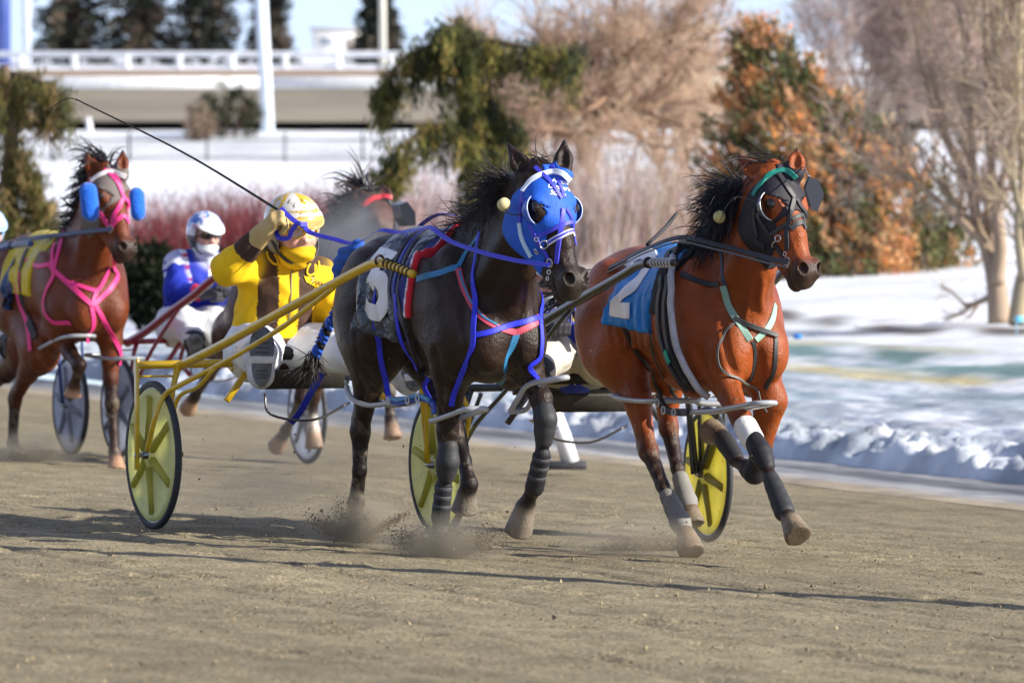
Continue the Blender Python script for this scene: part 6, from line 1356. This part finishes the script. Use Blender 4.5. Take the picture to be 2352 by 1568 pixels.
cr = h4['crest']; strands('mane', h4, [cr[0] + (0, 0, .05), cr[1] + (0, 0, .04), cr[2] + (0, 0, .03), h4['H'].W((-.08, 0, 0))], [(-1, -.6, .1), (-1, -.6, .2), (-1, -.5, .4), (-1, -.3, .6)], 340, (.16, .36), (.016, .013, .013), .1, .006, .4)
C4 = np.array([-2.07, 42.3]); S4 = Frame((*C4, float(zg(*C4))), 24)
sh = [S4.pb(u, v, b) for u, v, b in ((292, 788, -.60), (338, 759, -.57), (390, 718, -.54), (446, 677, -.50), (495, 636, -.46), (570, 590, -.40), (590, 584, -.38), (625, 584, -.36))]
RD = (.27, .012, .03)
sulky('dark red race sulky with grey disc wheels carrying the blue driver', S4, sh, RD, GRW, (.42, .45, .5), R=.345, wb=.70, rr=.027,
      stayfn=lambda g, wz, wb, Q: [([(.02, (wb - .05) * g, wz), (.26, (wb - .06) * g, .62), (.42, (wb - .12) * g, .84), Q[20]], .014), ([(.2, .30 * g, .80), (.45, .42 * g, .70), (.62, .42 * g, .62)], .016)])
p_ = lambda u, v, a: S4.pa(u, v, a)
J = dict(head=p_(472, 540, .12), neck=p_(468, 588, .04), chest=p_(442, 648, .0), hip=p_(436, 738, -.06), shr=p_(407, 608, .0), shl=p_(505, 618, .0), elr=p_(404, 672, .14), wrr=p_(470, 672, .36), ell=p_(512, 672, .12), wrl=p_(512, 664, .36),
         knr=p_(424, 742, .34), anr=p_(446, 780, .60), her=p_(452, 818, .66), tor=p_(446, 768, .66), knl=p_(492, 742, .34), anl=p_(520, 800, .60), hel=p_(524, 840, .66), tol=p_(520, 786, .66))
_c4, _l4 = J['chest'], unit((J['shl'] - J['shr']) * (.25, 1, 0))
def jk4(P, part=''):
    C = np.tile((.015, .03, .34), (len(P), 1)).astype(float); s = (P - _c4) @ _l4; z = P[:, 2] - _c4[2]
    W_ = (.74, .75, .80)
    if part in ('arm', 'fore'):
        t = np.linalg.norm(P - J['shr'], axis=1); C[(t > .095) & (t < .112)] = W_; C[np.linalg.norm(P - (J['shr'] * .62 + J['elr'] * .38) - (.0, -.06, 0), axis=1) < .034] = W_
        if part == 'fore': C[np.linalg.norm(P - J['wrr'], axis=1) < .10] = (.5, .03, .06)
        return C
    if part == 'collar': C[:] = W_; return C
    k = (np.abs(np.abs(s) - (.085 + .05 * np.clip(z, -.2, .2))) < .020) & (z > -.10); C[k] = W_; C[k & (np.sin(z * 75) > .55)] = (.5, .03, .05)
    C[(z < -.265)] = (.55, .02, .04); return C
def hel4(q):
    an = np.arctan2(q[:, 1], q[:, 0]); C = np.tile((.70, .73, .80), (len(q), 1)).astype(float); n = fbm(an * 3 + q[:, 2] * 14, q[:, 2] * 30, 3, 19)
    C[(n > .45) & (q[:, 2] > .05)] = (.05, .16, .50); C[(n < .33) & (q[:, 2] > .02)] = (.50, .28, .36); C[(q[:, 0] > .085)] = (.80, .80, .80); C[q[:, 2] < .0] = (.10, .11, .13); return C
person('person', 'driver in royal blue jacket with white bands and a blue swirled white helmet', S4, J, jk4, (.72, .73, .74), hel4, (.66, .70, .70), face_dir=(1, .12, -.08), gog=((.015, .015, .015), (.02, .02, .02)), boots=((.03, .035, .04), (.24, .25, .25)), glove=(.05, .05, .06), bulk=.92)
m = MB(); q = [F5.pb(u, v, -.05) for u, v in ((834, 573), (812, 592), (802, 615), (799, 630))]
S = Sdf(); S.chain([p + np.array((-.06, .0, 0)) for p in q], [.045, .055, .055, .05], .02, (.02, .09, .36)); sdfobj(S, .011, 'rump_pad', M['cloth'], h5['root'], (.02, .09, .36), post=lambda P, D: D + .006 * np.sin(P[:, 2] * 130))
# ================================================================== flying dirt
M['clod'] = mat('loose_dirt', rough=.95, spec=.1, vcol=True)
TET = np.array([[1, 1, 1], [1, -1, -1], [-1, 1, -1], [-1, -1, 1.0]]) / 1.7
def clods(mb, P, r, dark=1.0):
    n = len(P); A = rng.normal(size=(n, 3, 3)); Qm, _ = np.linalg.qr(A); sz = (r * np.exp(rng.normal(size=n) * .55))[:, None, None]
    V = P[:, None] + (TET[None] * (1 + .35 * rng.normal(size=(n, 4, 1))) @ Qm) * sz
    T = (np.array([[0, 1, 2], [0, 3, 1], [0, 2, 3], [1, 3, 2]])[None] + 4 * np.arange(n)[:, None, None]).reshape(-1, 3)
    cl = np.array((.17, .135, .085)) * dark * rng.uniform(.55, 1.35, (n, 1)); mb.add(V.reshape(-1, 3), None, T, np.repeat(cl, 4, axis=0))
def spray(label, u, v, Y, plumes, n, r=.0035):
    b = at(u, v, Y); m = MB(); R_ = basis((0, 0, 1))
    for dx, dz, len_, wd, k in plumes:                   # direction across the view, up, length, width
        t = rng.uniform(0, 1, k) ** .8; c = np.stack([dx * len_ * t, -.10 * t + .0 * t, dz * len_ * t - .10 * len_ * t ** 2], 1)
        P = c + rng.normal(size=(k, 3)) * (wd * (.25 + .8 * t))[:, None] * np.array((1, .8, .8)); P[:, 2] = np.abs(P[:, 2])
        clods(m, P + b, r * (1.25 - .6 * t), 1.15)
    o = m.build('dirt_spray', M['clod'], None, smooth=False, loc=b); o['kind'] = 'stuff'; tag(o, label, 'dirt')
def puff(u, v, Y, rx, rz, dens, label, nm='dust_puff', colr=(.74, .65, .50), sc=7):
    c = at(u, v, Y); m_ = bpy.data.materials.new(nm); m_.use_nodes = True; t = m_.node_tree; t.nodes.clear(); o = t.nodes.new('ShaderNodeOutputMaterial'); pv = t.nodes.new('ShaderNodeVolumePrincipled'); pv.inputs['Color'].default_value = (*colr, 1); pv.inputs['Anisotropy'].default_value = .2
    tc = t.nodes.new('ShaderNodeTexCoord'); ln = t.nodes.new('ShaderNodeVectorMath'); ln.operation = 'LENGTH'; n = t.nodes.new('ShaderNodeTexNoise'); n.inputs['Scale'].default_value = sc / rx * .12; n.inputs['Detail'].default_value = 4
    dv = t.nodes.new('ShaderNodeVectorMath'); dv.operation = 'DIVIDE'; dv.inputs[1].default_value = (rx, rx * .8, rz); t.links.new(tc.outputs['Object'], dv.inputs[0]); t.links.new(dv.outputs[0], ln.inputs[0]); t.links.new(tc.outputs['Object'], n.inputs['Vector'])
    fr_ = t.nodes.new('ShaderNodeMapRange'); fr_.inputs['From Min'].default_value = 1; fr_.inputs['From Max'].default_value = 0; t.links.new(ln.outputs['Value'], fr_.inputs['Value'])
    nr = t.nodes.new('ShaderNodeMapRange'); nr.inputs['From Min'].default_value = .38; nr.inputs['From Max'].default_value = .7; t.links.new(n.outputs['Fac'], nr.inputs['Value'])
    mu = t.nodes.new('ShaderNodeMath'); mu.operation = 'MULTIPLY'; t.links.new(fr_.outputs[0], mu.inputs[0]); t.links.new(nr.outputs[0], mu.inputs[1]); m2 = t.nodes.new('ShaderNodeMath'); m2.operation = 'MULTIPLY'; m2.inputs[1].default_value = dens; t.links.new(mu.outputs[0], m2.inputs[0]); t.links.new(m2.outputs[0], pv.inputs['Density']); t.links.new(pv.outputs[0], o.inputs['Volume'])
    b = MB(); b.ball((0, 0, 0), (rx, rx * .8, rz), k=20); ob = b.build(nm, m_, None); ob.location = c; ob['kind'] = 'stuff'; tag(ob, label, 'dust')
puff(818, 1205, 28.5, .30, .17, 26, 'soft dust rising at the hind hoof of the near-black horse'); puff(1020, 1245, 27.6, .32, .15, 28, 'soft dust at the landing fore hoof of the near-black horse'); puff(1455, 1238, 28.85, .50, .13, 8, 'thin dust behind the hind hooves of horse number two'); puff(70, 1035, 39.8, .4, .18, 14, 'dust behind the hind hoof of the pink-harnessed horse')
puff(600, 1090, 31.5, 1.0, .42, 1.5, 'faint dust hanging over the track beside the left yellow wheel'); puff(815, 535, 38.9, .5, .33, 3.2, 'pale steam breathed out around the dark bay horse', 'steam', (.9, .92, .96), 5)
spray('dirt thrown up round the landing hind hoof of the near-black horse', 822, 1243, 28.55, [(-.9, .55, .22, .035, 3200), (-.4, .95, .20, .035, 1800), (.9, .62, .26, .014, 1700), (.1, .5, .14, .05, 2200)], 0, .0026)
spray('dirt burst round the landing fore hoof of the near-black horse', 1015, 1276, 27.65, [(-.85, .5, .22, .04, 4000), (.9, .45, .26, .04, 3400), (.2, .7, .15, .05, 3200), (-.3, .35, .12, .05, 2600)], 0, .0026)
spray('low dirt spray trailing the hind hoof of horse number two', 1560, 1262, 28.9, [(-1, .12, .40, .022, 2200), (-1, .22, .30, .035, 1600), (-.5, .5, .2, .04, 900)], 0, .0026)
spray('dirt thrown up behind the hind hoof of the pink-harnessed horse', 48, 1056, 39.9, [(1, .3, .22, .035, 900), (-.3, .5, .1, .03, 400)], 0, .006)
m = MB(); P = []
for i in range(260): u, v = rng.uniform(380, 1760), rng.uniform(780, 1240); Y = rng.uniform(27, 30.5); p = at(u, v, Y); P.append(p) if p[2] > zg(p[0], p[1]) + .03 else None
P = np.array(P); b = P.mean(0); clods(m, P, .0028, .7); o = m.build('flying_clods', M['clod'], None, smooth=False, loc=b); o['kind'] = 'stuff'; tag(o, 'small dark clods in the air behind the hooves', 'dirt')
m = MB(); n = 9000; y = 17 + 17 * rng.uniform(0, 1, n) ** 1.3; x = rng.uniform(-1, 1, n) * y * .095; P = np.stack([x, y, zg(x, y) + .004], 1); clods(m, P, .0026, 1.6); o = m.build('loose_clods', M['clod'], None, smooth=False, loc=(0, 26, 0)); o['kind'] = 'stuff'; tag(o, 'loose clods scattered over the track', 'dirt')
